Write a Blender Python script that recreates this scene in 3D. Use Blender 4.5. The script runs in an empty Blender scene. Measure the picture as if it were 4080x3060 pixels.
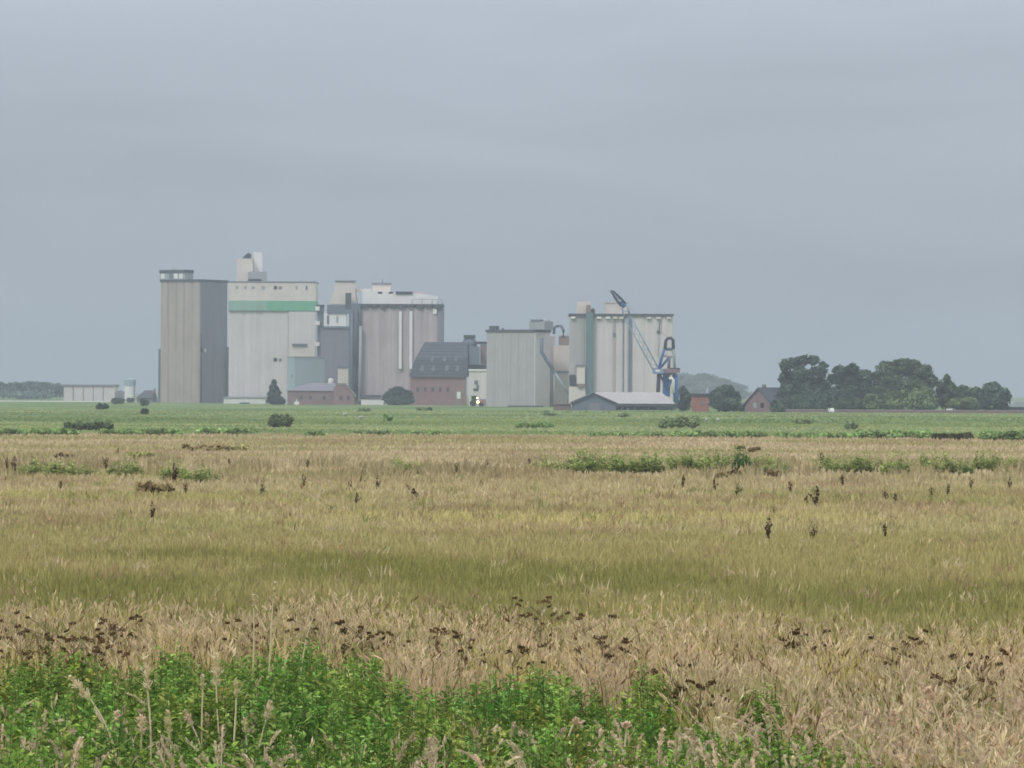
import bpy, bmesh, math, random
import numpy as np
from mathutils import Vector, Matrix, Euler

sc = bpy.context.scene
COL = sc.collection
R = math.radians

# ------------------------------------------------------------------ camera
HFOV = R(12.0)
EYE = 4.5                       # eye height on the dyke above the flat land
HORIZON = 1562.0                # photo row of the horizon at the centre
ROLL = R(0.25)
K = 2 * math.tan(HFOV / 2) / 4080.0
PITCH = math.atan((HORIZON - 1530.0) * K)

cam_data = bpy.data.cameras.new('camera')
cam_data.sensor_fit = 'HORIZONTAL'
cam_data.angle = HFOV
cam_data.clip_start = 0.5
cam_data.clip_end = 40000
cam = bpy.data.objects.new('camera', cam_data)
COL.objects.link(cam)
ROT = Matrix.Rotation(math.pi / 2 + PITCH, 3, 'X') @ Matrix.Rotation(ROLL, 3, 'Z')
cam.matrix_world = Matrix.Translation((0, 0, EYE)) @ ROT.to_4x4()
sc.camera = cam

# ------------------------------------------------------------------ sky
SUN_EL, SUN_AZ = R(46), R(212)      # high, behind the camera and to its left
world = bpy.data.worlds.new('World')
sc.world = world
world.use_nodes = True
wn, wl = world.node_tree.nodes, world.node_tree.links
wn.clear()
w_out = wn.new('ShaderNodeOutputWorld')
w_bg = wn.new('ShaderNodeBackground')
w_bg.inputs['Strength'].default_value = 0.1
w_sky = wn.new('ShaderNodeTexSky')
w_sky.sky_type = 'NISHITA'
w_sky.sun_disc = False
w_sky.sun_elevation = SUN_EL
w_sky.sun_rotation = SUN_AZ
w_tc = wn.new('ShaderNodeTexCoord')
w_sep = wn.new('ShaderNodeSeparateXYZ')
wl.new(w_tc.outputs['Generated'], w_sep.inputs[0])
# overcast dome: darker at the horizon, three times brighter at the zenith
w_ramp = wn.new('ShaderNodeValToRGB')
e = w_ramp.color_ramp.elements
e[0].position = 0.0; e[0].color = (0.352, 0.398, 0.478, 1)
e[1].position = 1.0; e[1].color = (1.25, 1.28, 1.34, 1)
m1 = e.new(0.045); m1.color = (0.405, 0.462, 0.535, 1)
m2 = e.new(0.10); m2.color = (0.565, 0.630, 0.725, 1)
m3 = e.new(0.45); m3.color = (0.86, 0.90, 0.97, 1)
wl.new(w_sep.outputs['Z'], w_ramp.inputs['Fac'])
w_map = wn.new('ShaderNodeMapping')
w_map.inputs['Scale'].default_value = (3.2, 3.2, 20.0)
w_map.inputs['Location'].default_value = (2.3, 0.4, 5.0)
wl.new(w_tc.outputs['Generated'], w_map.inputs[0])
w_noise = wn.new('ShaderNodeTexNoise')
w_noise.inputs['Scale'].default_value = 1.6
w_noise.inputs['Detail'].default_value = 6.0
w_noise.inputs['Distortion'].default_value = 0.6
w_noise.inputs['Roughness'].default_value = 0.5
wl.new(w_map.outputs[0], w_noise.inputs['Vector'])
w_mr = wn.new('ShaderNodeMapRange')
w_mr.inputs['From Min'].default_value = 0.3
w_mr.inputs['From Max'].default_value = 0.7
w_mr.inputs['To Min'].default_value = 8.9
w_mr.inputs['To Max'].default_value = 11.1
wl.new(w_noise.outputs['Fac'], w_mr.inputs['Value'])
w_mul = wn.new('ShaderNodeVectorMath'); w_mul.operation = 'SCALE'
wl.new(w_ramp.outputs['Color'], w_mul.inputs[0])
wl.new(w_mr.outputs[0], w_mul.inputs['Scale'])
w_mix = wn.new('ShaderNodeMix'); w_mix.data_type = 'RGBA'
w_mix.inputs['Factor'].default_value = 0.95
wl.new(w_sky.outputs[0], w_mix.inputs[6])
wl.new(w_mul.outputs[0], w_mix.inputs[7])
wl.new(w_mix.outputs[2], w_bg.inputs['Color'])
wl.new(w_bg.outputs[0], w_out.inputs['Surface'])

sun_data = bpy.data.lights.new('sun', 'SUN')
sun_data.energy = 1.45
sun_data.angle = R(14)
sun_data.color = (1.0, 0.955, 0.89)
sun = bpy.data.objects.new('sun', sun_data)
COL.objects.link(sun)
sdir = Vector((math.sin(SUN_AZ) * math.cos(SUN_EL), math.cos(SUN_AZ) * math.cos(SUN_EL), math.sin(SUN_EL)))
sun.rotation_euler = sdir.to_track_quat('Z', 'Y').to_euler()
sun.location = (-60, -60, 120)

sc.view_settings.view_transform = 'Standard'
sc.view_settings.look = 'None'
sc.view_settings.exposure = 0.0
sc.view_settings.gamma = 1.0
sc.view_settings.use_curve_mapping = False
sc.cycles.use_denoising = True
sc.cycles.max_bounces = 5
sc.cycles.diffuse_bounces = 3
sc.cycles.volume_bounces = 1
sc.cycles.filter_width = 1.7

# ------------------------------------------------------------------ helpers
def ray(px, py):
    return ROT @ Vector(((px - 2040.0) * K, (1530.0 - py) * K, -1.0))

def at(px, py, Y):
    d = ray(px, py)
    t = Y / d.y
    return Vector((d.x * t, Y, EYE + d.z * t))

def ground_at(px, py, z=0.0):
    d = ray(px, py)
    t = (z - EYE) / d.z
    return Vector((d.x * t, d.y * t, z))

def tag(o, label=None, cat=None, group=None, kind=None):
    if label: o['label'] = label
    if cat: o['category'] = cat
    if group: o['group'] = group
    if kind: o['kind'] = kind
    return o

def link(name, me, parent=None, mat=None):
    o = bpy.data.objects.new(name, me)
    COL.objects.link(o)
    if parent is not None:
        o.parent = parent
    if mat is not None and me is not None and len(me.materials) == 0:
        me.materials.append(mat)
    return o

def empty(name, loc, rz=0.0):
    o = bpy.data.objects.new(name, None)
    o.empty_display_size = 0.5
    COL.objects.link(o)
    o.location = loc
    o.rotation_euler = (0, 0, rz)
    return o

def mesh(name, verts, faces, smooth=False):
    me = bpy.data.meshes.new(name)
    me.from_pydata([tuple(v) for v in verts], [], faces)
    if smooth:
        me.polygons.foreach_set('use_smooth', [True] * len(me.polygons))
    me.update()
    return me

def np_mesh(name, verts, faces, cols=None):
    """verts (N,3), faces (M,3) or (M,4), cols (N,3) -> mesh with a vertex colour attribute"""
    me = bpy.data.meshes.new(name)
    n, (m, k) = len(verts), faces.shape
    me.vertices.add(n)
    me.vertices.foreach_set('co', np.ascontiguousarray(verts, dtype=np.float32).ravel())
    me.loops.add(m * k)
    me.loops.foreach_set('vertex_index', np.ascontiguousarray(faces, dtype=np.int32).ravel())
    me.polygons.add(m)
    me.polygons.foreach_set('loop_start', np.arange(0, m * k, k, dtype=np.int32))
    me.polygons.foreach_set('loop_total', np.full(m, k, dtype=np.int32))
    me.update(calc_edges=True)
    if cols is not None:
        a = me.color_attributes.new('tint', 'FLOAT_COLOR', 'POINT')
        c4 = np.ones((n, 4), dtype=np.float32)
        c4[:, :3] = cols
        a.data.foreach_set('color', c4.ravel())
    return me

# ------------------------------------------------------------------ materials
def new_mat(name):
    m = bpy.data.materials.new(name)
    m.use_nodes = True
    nt = m.node_tree
    b = nt.nodes['Principled BSDF']
    return m, nt, nt.nodes, nt.links, b

def plain(name, col, rough=0.8, var=0.10, scale=0.6, metal=0.0, streak=0.0):
    """weathered paint / concrete / brick: base colour with stains and vertical run marks"""
    m, nt, n, l, b = new_mat(name)
    tc = n.new('ShaderNodeTexCoord')
    no = n.new('ShaderNodeTexNoise')
    no.inputs['Scale'].default_value = scale
    no.inputs['Detail'].default_value = 6
    l.new(tc.outputs['Object'], no.inputs['Vector'])
    mp = n.new('ShaderNodeMapping')
    mp.inputs['Scale'].default_value = (0.9, 0.9, 0.035)
    l.new(tc.outputs['Object'], mp.inputs[0])
    n2 = n.new('ShaderNodeTexNoise')
    n2.inputs['Scale'].default_value = 1.0
    n2.inputs['Detail'].default_value = 5
    l.new(mp.outputs[0], n2.inputs['Vector'])
    mr = n.new('ShaderNodeMapRange')
    mr.inputs['From Min'].default_value = 0.25; mr.inputs['From Max'].default_value = 0.75
    mr.inputs['To Min'].default_value = 1 - var; mr.inputs['To Max'].default_value = 1 + var
    l.new(no.outputs['Fac'], mr.inputs['Value'])
    mr2 = n.new('ShaderNodeMapRange')
    mr2.inputs['From Min'].default_value = 0.3; mr2.inputs['From Max'].default_value = 0.7
    mr2.inputs['To Min'].default_value = 1 - streak; mr2.inputs['To Max'].default_value = 1 + streak
    l.new(n2.outputs['Fac'], mr2.inputs['Value'])
    mu = n.new('ShaderNodeMath'); mu.operation = 'MULTIPLY'
    l.new(mr.outputs[0], mu.inputs[0]); l.new(mr2.outputs[0], mu.inputs[1])
    sc_ = n.new('ShaderNodeVectorMath'); sc_.operation = 'SCALE'
    sc_.inputs[0].default_value = col
    l.new(mu.outputs[0], sc_.inputs['Scale'])
    l.new(sc_.outputs[0], b.inputs['Base Color'])
    b.inputs['Roughness'].default_value = rough
    b.inputs['Metallic'].default_value = metal
    b.inputs['Specular IOR Level'].default_value = 0.25
    return m

def brick_mat(name, c1, c2, mortar, size=0.5):
    m, nt, n, l, b = new_mat(name)
    tc = n.new('ShaderNodeTexCoord')
    mp = n.new('ShaderNodeMapping')
    mp.inputs['Rotation'].default_value = (R(90), 0, 0)
    l.new(tc.outputs['Object'], mp.inputs[0])
    br = n.new('ShaderNodeTexBrick')
    br.inputs['Color1'].default_value = (*c1, 1); br.inputs['Color2'].default_value = (*c2, 1)
    br.inputs['Mortar'].default_value = (*mortar, 1)
    br.inputs['Scale'].default_value = 1.0 / size
    l.new(mp.outputs[0], br.inputs['Vector'])
    no = n.new('ShaderNodeTexNoise'); no.inputs['Scale'].default_value = 0.5; no.inputs['Detail'].default_value = 6
    l.new(tc.outputs['Object'], no.inputs['Vector'])
    mr = n.new('ShaderNodeMapRange')
    mr.inputs['To Min'].default_value = 0.75; mr.inputs['To Max'].default_value = 1.25
    l.new(no.outputs['Fac'], mr.inputs['Value'])
    s = n.new('ShaderNodeVectorMath'); s.operation = 'SCALE'
    l.new(br.outputs['Color'], s.inputs[0]); l.new(mr.outputs[0], s.inputs['Scale'])
    l.new(s.outputs[0], b.inputs['Base Color'])
    b.inputs['Roughness'].default_value = 0.9
    return m

def leaf_mat(name, transl=0.3, gain=1.0):
    """plant matter: own colour per plant piece, some light through the leaf"""
    m = bpy.data.materials.new(name)
    m.use_nodes = True
    n, l = m.node_tree.nodes, m.node_tree.links
    n.clear()
    out = n.new('ShaderNodeOutputMaterial')
    at_ = n.new('ShaderNodeAttribute'); at_.attribute_name = 'tint'
    tc = n.new('ShaderNodeTexCoord')
    no = n.new('ShaderNodeTexNoise'); no.inputs['Scale'].default_value = 9.0; no.inputs['Detail'].default_value = 2
    l.new(tc.outputs['Object'], no.inputs['Vector'])
    mr = n.new('ShaderNodeMapRange')
    mr.inputs['To Min'].default_value = 0.82 * gain; mr.inputs['To Max'].default_value = 1.18 * gain
    l.new(no.outputs['Fac'], mr.inputs['Value'])
    s = n.new('ShaderNodeVectorMath'); s.operation = 'SCALE'
    l.new(at_.outputs['Color'], s.inputs[0]); l.new(mr.outputs[0], s.inputs['Scale'])
    d = n.new('ShaderNodeBsdfDiffuse'); t = n.new('ShaderNodeBsdfTranslucent')
    l.new(s.outputs[0], d.inputs['Color']); l.new(s.outputs[0], t.inputs['Color'])
    mx = n.new('ShaderNodeMixShader'); mx.inputs[0].default_value = transl
    l.new(d.outputs[0], mx.inputs[1]); l.new(t.outputs[0], mx.inputs[2])
    l.new(mx.outputs[0], out.inputs['Surface'])
    return m

M = {}
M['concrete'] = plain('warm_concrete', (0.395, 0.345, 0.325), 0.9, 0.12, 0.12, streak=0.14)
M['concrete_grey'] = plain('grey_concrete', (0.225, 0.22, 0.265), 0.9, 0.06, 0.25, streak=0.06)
M['concrete_light'] = plain('pale_concrete', (0.63, 0.59, 0.59), 0.9, 0.09, 0.10, streak=0.07)
M['concrete_pink'] = plain('pinkish_concrete', (0.45, 0.39, 0.41), 0.9, 0.10, 0.12, streak=0.13)
M['concrete_green'] = plain('greenish_concrete', (0.42, 0.415, 0.415), 0.9, 0.08, 0.25, streak=0.05)
M['cream'] = plain('cream_render', (0.68, 0.62, 0.58), 0.85, 0.07, 0.4, streak=0.04)
M['white'] = plain('white_paint', (0.78, 0.77, 0.77), 0.7, 0.05, 0.4, streak=0.03)
M['bright_white'] = plain('clean_white_paint', (0.80, 0.80, 0.79), 0.6, 0.03, 0.4)
M['pale_blue'] = plain('pale_blue_cladding', (0.345, 0.43, 0.48), 0.6, 0.04, 0.3, streak=0.03)
M['green_band'] = plain('green_paint', (0.15, 0.43, 0.28), 0.7, 0.06, 0.3, streak=0.04)
M['green_faded'] = plain('faded_green_paint', (0.25, 0.42, 0.35), 0.7, 0.10, 0.3, streak=0.08)
M['dark'] = plain('dark_bitumen', (0.045, 0.055, 0.07), 0.85, 0.1, 0.5)
M['dark_slab'] = plain('dark_roof_edge', (0.075, 0.085, 0.10), 0.85, 0.1, 0.5)
M['slate'] = plain('blue_grey_roofing', (0.088, 0.098, 0.118), 0.8, 0.12, 0.4, streak=0.08)
M['steel'] = plain('blue_grey_steel', (0.14, 0.175, 0.22), 0.55, 0.08, 0.5, streak=0.05)
M['steel_light'] = plain('galvanised_sheet', (0.34, 0.37, 0.40), 0.5, 0.06, 0.5, streak=0.05)
M['teal'] = plain('teal_cladding', (0.12, 0.20, 0.22), 0.7, 0.08, 0.4, streak=0.05)
M['crane_blue'] = plain('crane_blue_paint', (0.03, 0.12, 0.34), 0.5, 0.08, 0.8)
M['crane_dark'] = plain('crane_dark_steel', (0.02, 0.03, 0.055), 0.6, 0.08, 0.8)
M['crane_pale'] = plain('crane_faded_blue_paint', (0.20, 0.31, 0.48), 0.5, 0.08, 0.8)
M['pink_roof'] = plain('pale_fibre_cement', (0.42, 0.40, 0.40), 0.85, 0.08, 0.4, streak=0.06)
M['brown'] = plain('brown_cladding', (0.26, 0.20, 0.18), 0.8, 0.08, 0.5)
M['glass'] = plain('dark_window_glass', (0.02, 0.025, 0.03), 0.15, 0.05, 0.5)
M['skylight'] = plain('pale_roof_light', (0.15, 0.175, 0.20), 0.3, 0.05, 0.5)
M['brick'] = brick_mat('red_brick', (0.235, 0.125, 0.125), (0.30, 0.16, 0.155), (0.30, 0.245, 0.24))
M['brick_bright'] = brick_mat('bright_red_brick', (0.31, 0.105, 0.085), (0.37, 0.14, 0.11), (0.32, 0.22, 0.19))
M['brick_mauve'] = brick_mat('faded_brick', (0.20, 0.125, 0.135), (0.25, 0.155, 0.16), (0.27, 0.23, 0.23))
M['bark'] = plain('bark', (0.07, 0.06, 0.05), 0.95, 0.2, 3.0)
M['stem'] = plain('dry_stem', (0.26, 0.20, 0.12), 0.9, 0.1, 3.0)
M['wool'] = plain('wool', (0.42, 0.42, 0.36), 0.95, 0.08, 4.0)
M['orange'] = plain('orange_paint', (0.42, 0.13, 0.03), 0.5, 0.08, 2.0)
M['vehicle_green'] = plain('dark_green_paint', (0.03, 0.06, 0.02), 0.5, 0.08, 2.0)
M['rubber'] = plain('rubber', (0.02, 0.02, 0.02), 0.9, 0.1, 4.0)
M['leaf'] = leaf_mat('tree_leaf', 0.25)
M['grass'] = leaf_mat('grass_blade', 0.35)

# ------------------------------------------------------------------ noise for plant colours
class Lattice:
    def __init__(self, seed):
        self.g = np.random.default_rng(seed).random((256, 256))
    def __call__(self, x, y):
        xi, yi = np.floor(x).astype(int), np.floor(y).astype(int)
        fx, fy = x - xi, y - yi
        fx, fy = fx * fx * (3 - 2 * fx), fy * fy * (3 - 2 * fy)
        g = self.g
        a = g[xi % 256, yi % 256]; b_ = g[(xi + 1) % 256, yi % 256]
        c = g[xi % 256, (yi + 1) % 256]; d = g[(xi + 1) % 256, (yi + 1) % 256]
        return (a * (1 - fx) + b_ * fx) * (1 - fy) + (c * (1 - fx) + d * fx) * fy
    def fbm(self, x, y, o=3):
        s, w, t = 0, 1.0, 0
        for i in range(o):
            s = s + w * self(x * 2 ** i + 17 * i, y * 2 ** i + 31 * i); t += w; w *= 0.5
        return s / t

# ------------------------------------------------------------------ ground: one sheet to the horizon, a dyke under the camera
def ground_h(y):
    """height of the land: the flank of the dyke the photographer stands on, then flat"""
    t = np.clip((26 - np.asarray(y, dtype=float)) / 22.0, 0, 1)
    return 2.85 * t * t * (3 - 2 * t)

FIELD_END = 494.0
def ground_mat():
    m, nt, n, l, b = new_mat('land')
    tc = n.new('ShaderNodeTexCoord')
    sep = n.new('ShaderNodeSeparateXYZ')
    l.new(tc.outputs['Object'], sep.inputs[0])
    # crooked border between dry grassland and meadow
    nb = n.new('ShaderNodeTexNoise'); nb.inputs['Scale'].default_value = 0.05; nb.inputs['Detail'].default_value = 5
    l.new(tc.outputs['Object'], nb.inputs['Vector'])
    ad = n.new('ShaderNodeMath'); ad.operation = 'MULTIPLY_ADD'
    ad.inputs[1].default_value = 26.0
    l.new(nb.outputs['Fac'], ad.inputs[0]); l.new(sep.outputs['Y'], ad.inputs[2])
    mr = n.new('ShaderNodeMapRange')
    mr.inputs['From Min'].default_value = FIELD_END + 11; mr.inputs['From Max'].default_value = FIELD_END + 15
    l.new(ad.outputs[0], mr.inputs['Value'])
    # meadow: broad sweeps of two greens with paler mown strips
    mp = n.new('ShaderNodeMapping'); mp.inputs['Scale'].default_value = (0.022, 0.006, 1)
    l.new(tc.outputs['Object'], mp.inputs[0])
    n1 = n.new('ShaderNodeTexNoise'); n1.inputs['Scale'].default_value = 1.0; n1.inputs['Detail'].default_value = 7; n1.inputs['Roughness'].default_value = 0.62
    l.new(mp.outputs[0], n1.inputs['Vector'])
    r1 = n.new('ShaderNodeValToRGB')
    r1.color_ramp.elements[0].position = 0.32; r1.color_ramp.elements[0].color = (0.105, 0.165, 0.06, 1)
    r1.color_ramp.elements[1].position = 0.72; r1.color_ramp.elements[1].color = (0.285, 0.325, 0.13, 1)
    mm = r1.color_ramp.elements.new(0.52); mm.color = (0.165, 0.235, 0.085, 1)
    l.new(n1.outputs['Fac'], r1.inputs['Fac'])
    # dry grassland litter
    mp2 = n.new('ShaderNodeMapping'); mp2.inputs['Scale'].default_value = (0.10, 0.03, 1)
    l.new(tc.outputs['Object'], mp2.inputs[0])
    n2 = n.new('ShaderNodeTexNoise'); n2.inputs['Scale'].default_value = 1.0; n2.inputs['Detail'].default_value = 8; n2.inputs['Roughness'].default_value = 0.65
    l.new(mp2.outputs[0], n2.inputs['Vector'])
    r2 = n.new('ShaderNodeValToRGB')
    r2.color_ramp.elements[0].position = 0.3; r2.color_ramp.elements[0].color = (0.16, 0.14, 0.06, 1)
    r2.color_ramp.elements[1].position = 0.7; r2.color_ramp.elements[1].color = (0.33, 0.26, 0.14, 1)
    l.new(n2.outputs['Fac'], r2.inputs['Fac'])
    mx = n.new('ShaderNodeMix'); mx.data_type = 'RGBA'
    l.new(mr.outputs[0], mx.inputs['Factor'])
    l.new(r2.outputs[0], mx.inputs[6]); l.new(r1.outputs[0], mx.inputs[7])
    l.new(mx.outputs[2], b.inputs['Base Color'])
    b.inputs['Roughness'].default_value = 1.0
    b.inputs['Specular IOR Level'].default_value = 0.05
    return m

def build_ground():
    ys = sorted(set(list(np.arange(-40, 30, 2.0)) + [30, 60, 120, 250, 500, 900, 1500, 2500, 4000, 6000, 8000] + [-8000, -4000, -1500, -400, -100]))
    xs = [-8000, -3000, -1000, -300, -100, -30, 0, 30, 100, 300, 1000, 3000, 8000]
    v, f = [], []
    for y in ys:
        for x in xs:
            hh = float(ground_h(y)) if y > -25 else float(2.85 * max(0, 1 - (-25 - y) / 15.0))
            v.append((x, y, hh))
    nx = len(xs)
    for j in range(len(ys) - 1):
        for i in range(nx - 1):
            f.append((j * nx + i, j * nx + i + 1, (j + 1) * nx + i + 1, (j + 1) * nx + i))
    o = link('ground', mesh('ground', v, f, True), None, ground_mat())
    tag(o, kind='structure')
build_ground()

# ------------------------------------------------------------------ building kit
class Building:
    """a thing standing at photo column cx, distance D; px() and z() turn photo columns / rows into its own metres"""
    def __init__(self, name, label, cat, cx, D, yaw=0.0, group=None):
        p = at(cx, 1600, D)
        self.cx, self.D, self.s = cx, D, K * D
        self.root = empty(name, (p.x, D, 0), yaw)
        tag(self.root, label, cat, group)
    def x(self, px): return (px - self.cx) * self.s
    def z(self, py): return 0.0 if py is None else max(0.0, at(self.cx, py, self.D).z)
    def boxm(self, name, x0, x1, y0, y1, z0, z1, mat, parent=None, taper=None):
        v = [(x0, y0, z0), (x1, y0, z0), (x1, y1, z0), (x0, y1, z0), (x0, y0, z1), (x1, y0, z1), (x1, y1, z1), (x0, y1, z1)]
        if taper:
            a, b_ = taper
            v[4] = (x0 + a, y0, z1); v[7] = (x0 + a, y1, z1); v[5] = (x1 - b_, y0, z1); v[6] = (x1 - b_, y1, z1)
        f = [(0, 3, 2, 1), (4, 5, 6, 7), (0, 1, 5, 4), (1, 2, 6, 5), (2, 3, 7, 6), (3, 0, 4, 7)]
        return link(name, mesh(name, v, f), parent or self.root, M[mat])
    def box(self, name, px0, px1, top, bot, y0, y1, mat, parent=None, taper=None):
        return self.boxm(name, self.x(px0), self.x(px1), y0, y1, self.z(bot), self.z(top), mat, parent, taper)
    def cell(self, name, x0, x1, y, bulge, z0, z1, mat, seg=10, axis='x'):
        """one bulging silo cell on the front (axis x, bulging to -y) or on the right side (axis y, bulging to +x)"""
        v, f = [], []
        for i in range(seg + 1):
            a = math.pi * i / seg
            u = (x0 + x1) / 2 - math.cos(a) * (x1 - x0) / 2
            w = bulge * math.sin(a)
            q = (u, y - w) if axis == 'x' else (y + w, u)
            v += [(q[0], q[1], z0), (q[0], q[1], z1)]
        for i in range(seg):
            f.append((2 * i, 2 * i + 2, 2 * i + 3, 2 * i + 1))
        f.append(tuple(2 * i + 1 for i in range(seg + 1)))
        return link(name, mesh(name, v, f), self.root, M[mat])
    def cells(self, px0, px1, n, top, bot, y, bulge, mats, gap=0.10):
        x0, x1 = self.x(px0), self.x(px1)
        w = (x1 - x0) / n
        for i in range(n):
            mt = mats[i % len(mats)] if isinstance(mats, (list, tuple)) else mats
            self.cell('silo_cell', x0 + i * w + gap, x0 + (i + 1) * w - gap, y, bulge, self.z(bot), self.z(top), mt)
    def prism(self, name, pts, y0, y1, mat, parent=None):
        """pts: (px, py) outline in the facade plane, extruded in depth"""
        return self.prismm(name, [(self.x(a), self.z(b_)) for a, b_ in pts], y0, y1, mat, parent)
    def prismm(self, name, pts, y0, y1, mat, parent=None):
        n = len(pts)
        v = [(x, y0, z) for x, z in pts] + [(x, y1, z) for x, z in pts]
        f = [tuple(range(n)), tuple(range(2 * n - 1, n - 1, -1))]
        for i in range(n):
            j = (i + 1) % n
            f.append((i, i + n, j + n, j))
        me = mesh(name, v, f)
        bm = bmesh.new(); bm.from_mesh(me); bmesh.ops.recalc_face_normals(bm, faces=bm.faces); bm.to_mesh(me); bm.free()
        return link(name, me, parent or self.root, M[mat])
    def poly(self, name, verts, faces, mat, parent=None):
        me = mesh(name, verts, faces)
        bm = bmesh.new(); bm.from_mesh(me); bmesh.ops.recalc_face_normals(bm, faces=bm.faces); bm.to_mesh(me); bm.free()
        return link(name, me, parent or self.root, M[mat])
    def tube(self, name, pts, r, mat, y=None, seg=8, parent=None):
        """pts: photo points (with depth y) or metres when y is None"""
        P = [Vector((self.x(a), y, self.z(b_))) for a, b_ in pts] if y is not None else [Vector(p) for p in pts]
        return tube_obj(name, P, r, M[mat], parent or self.root, seg)
    def cyl(self, name, cpx, rpx, top, bot, y, mat, seg=20, dome=0.0, parent=None):
        cx, r, z0, z1 = self.x(cpx), rpx * self.s, self.z(bot), self.z(top)
        v, f, rings = [], [], [(r, z0), (r, z1)]
        if dome:
            for i in range(1, 5):
                a = i / 5 * math.pi / 2
                rings.append((r * math.cos(a), z1 + dome * math.sin(a)))
        for rr, zz in rings:
            for i in range(seg):
                a = 2 * math.pi * i / seg
                v.append((cx + rr * math.cos(a), y + rr * math.sin(a), zz))
        for k in range(len(rings) - 1):
            for i in range(seg):
                j = (i + 1) % seg
                f.append((k * seg + i, k * seg + j, (k + 1) * seg + j, (k + 1) * seg + i))
        f.append(tuple((len(rings) - 1) * seg + i for i in range(seg)))
        return link(name, mesh(name, v, f), parent or self.root, M[mat])
    def window(self, px, py, w, h, y, mat='glass', frame=None):
        s = self.s
        x, z = self.x(px), self.z(py)
        o = self.boxm('window', x - w * s / 2, x + w * s / 2, y - 0.10, y + 0.2, z - h * s / 2, z + h * s / 2, mat)
        if frame:
            t = 0.18
            v, f = [], []
            x0, x1, z0, z1 = x - w * s / 2, x + w * s / 2, z - h * s / 2, z + h * s / 2
            for (a, b_, c, d) in ((x0 - t, x0, z0 - t, z1 + t), (x1, x1 + t, z0 - t, z1 + t), (x0, x1, z0 - t, z0), (x0, x1, z1, z1 + t)):
                k = len(v)
                v += [(a, y - 0.15, c), (b_, y - 0.15, c), (b_, y - 0.15, d), (a, y - 0.15, d), (a, y, c), (b_, y, c), (b_, y, d), (a, y, d)]
                f += [(k, k + 1, k + 2, k + 3), (k, k + 4, k + 5, k + 1), (k + 1, k + 5, k + 6, k + 2), (k + 2, k + 6, k + 7, k + 3), (k + 3, k + 7, k + 4, k)]
            link('frame', mesh('frame', v, f), o, M[frame])
        return o

def tube_obj(name, P, r, mat, parent=None, seg=8, radii=None):
    v, f = [], []
    n = len(P)
    for i, p in enumerate(P):
        d = (P[min(i + 1, n - 1)] - P[max(i - 1, 0)]).normalized()
        a = d.cross(Vector((0, 0, 1)))
        if a.length < 1e-3: a = d.cross(Vector((1, 0, 0)))
        a.normalize(); b_ = d.cross(a)
        rr = radii[i] if radii else r
        for k in range(seg):
            t = 2 * math.pi * k / seg
            v.append(p + a * (rr * math.cos(t)) + b_ * (rr * math.sin(t)))
    for i in range(n - 1):
        for k in range(seg):
            j = (k + 1) % seg
            f.append((i * seg + k, i * seg + j, (i + 1) * seg + j, (i + 1) * seg + k))
    f.append(tuple(range(seg - 1, -1, -1))); f.append(tuple((n - 1) * seg + k for k in range(seg)))
    return link(name, mesh(name, v, f, True), parent, mat)

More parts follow.
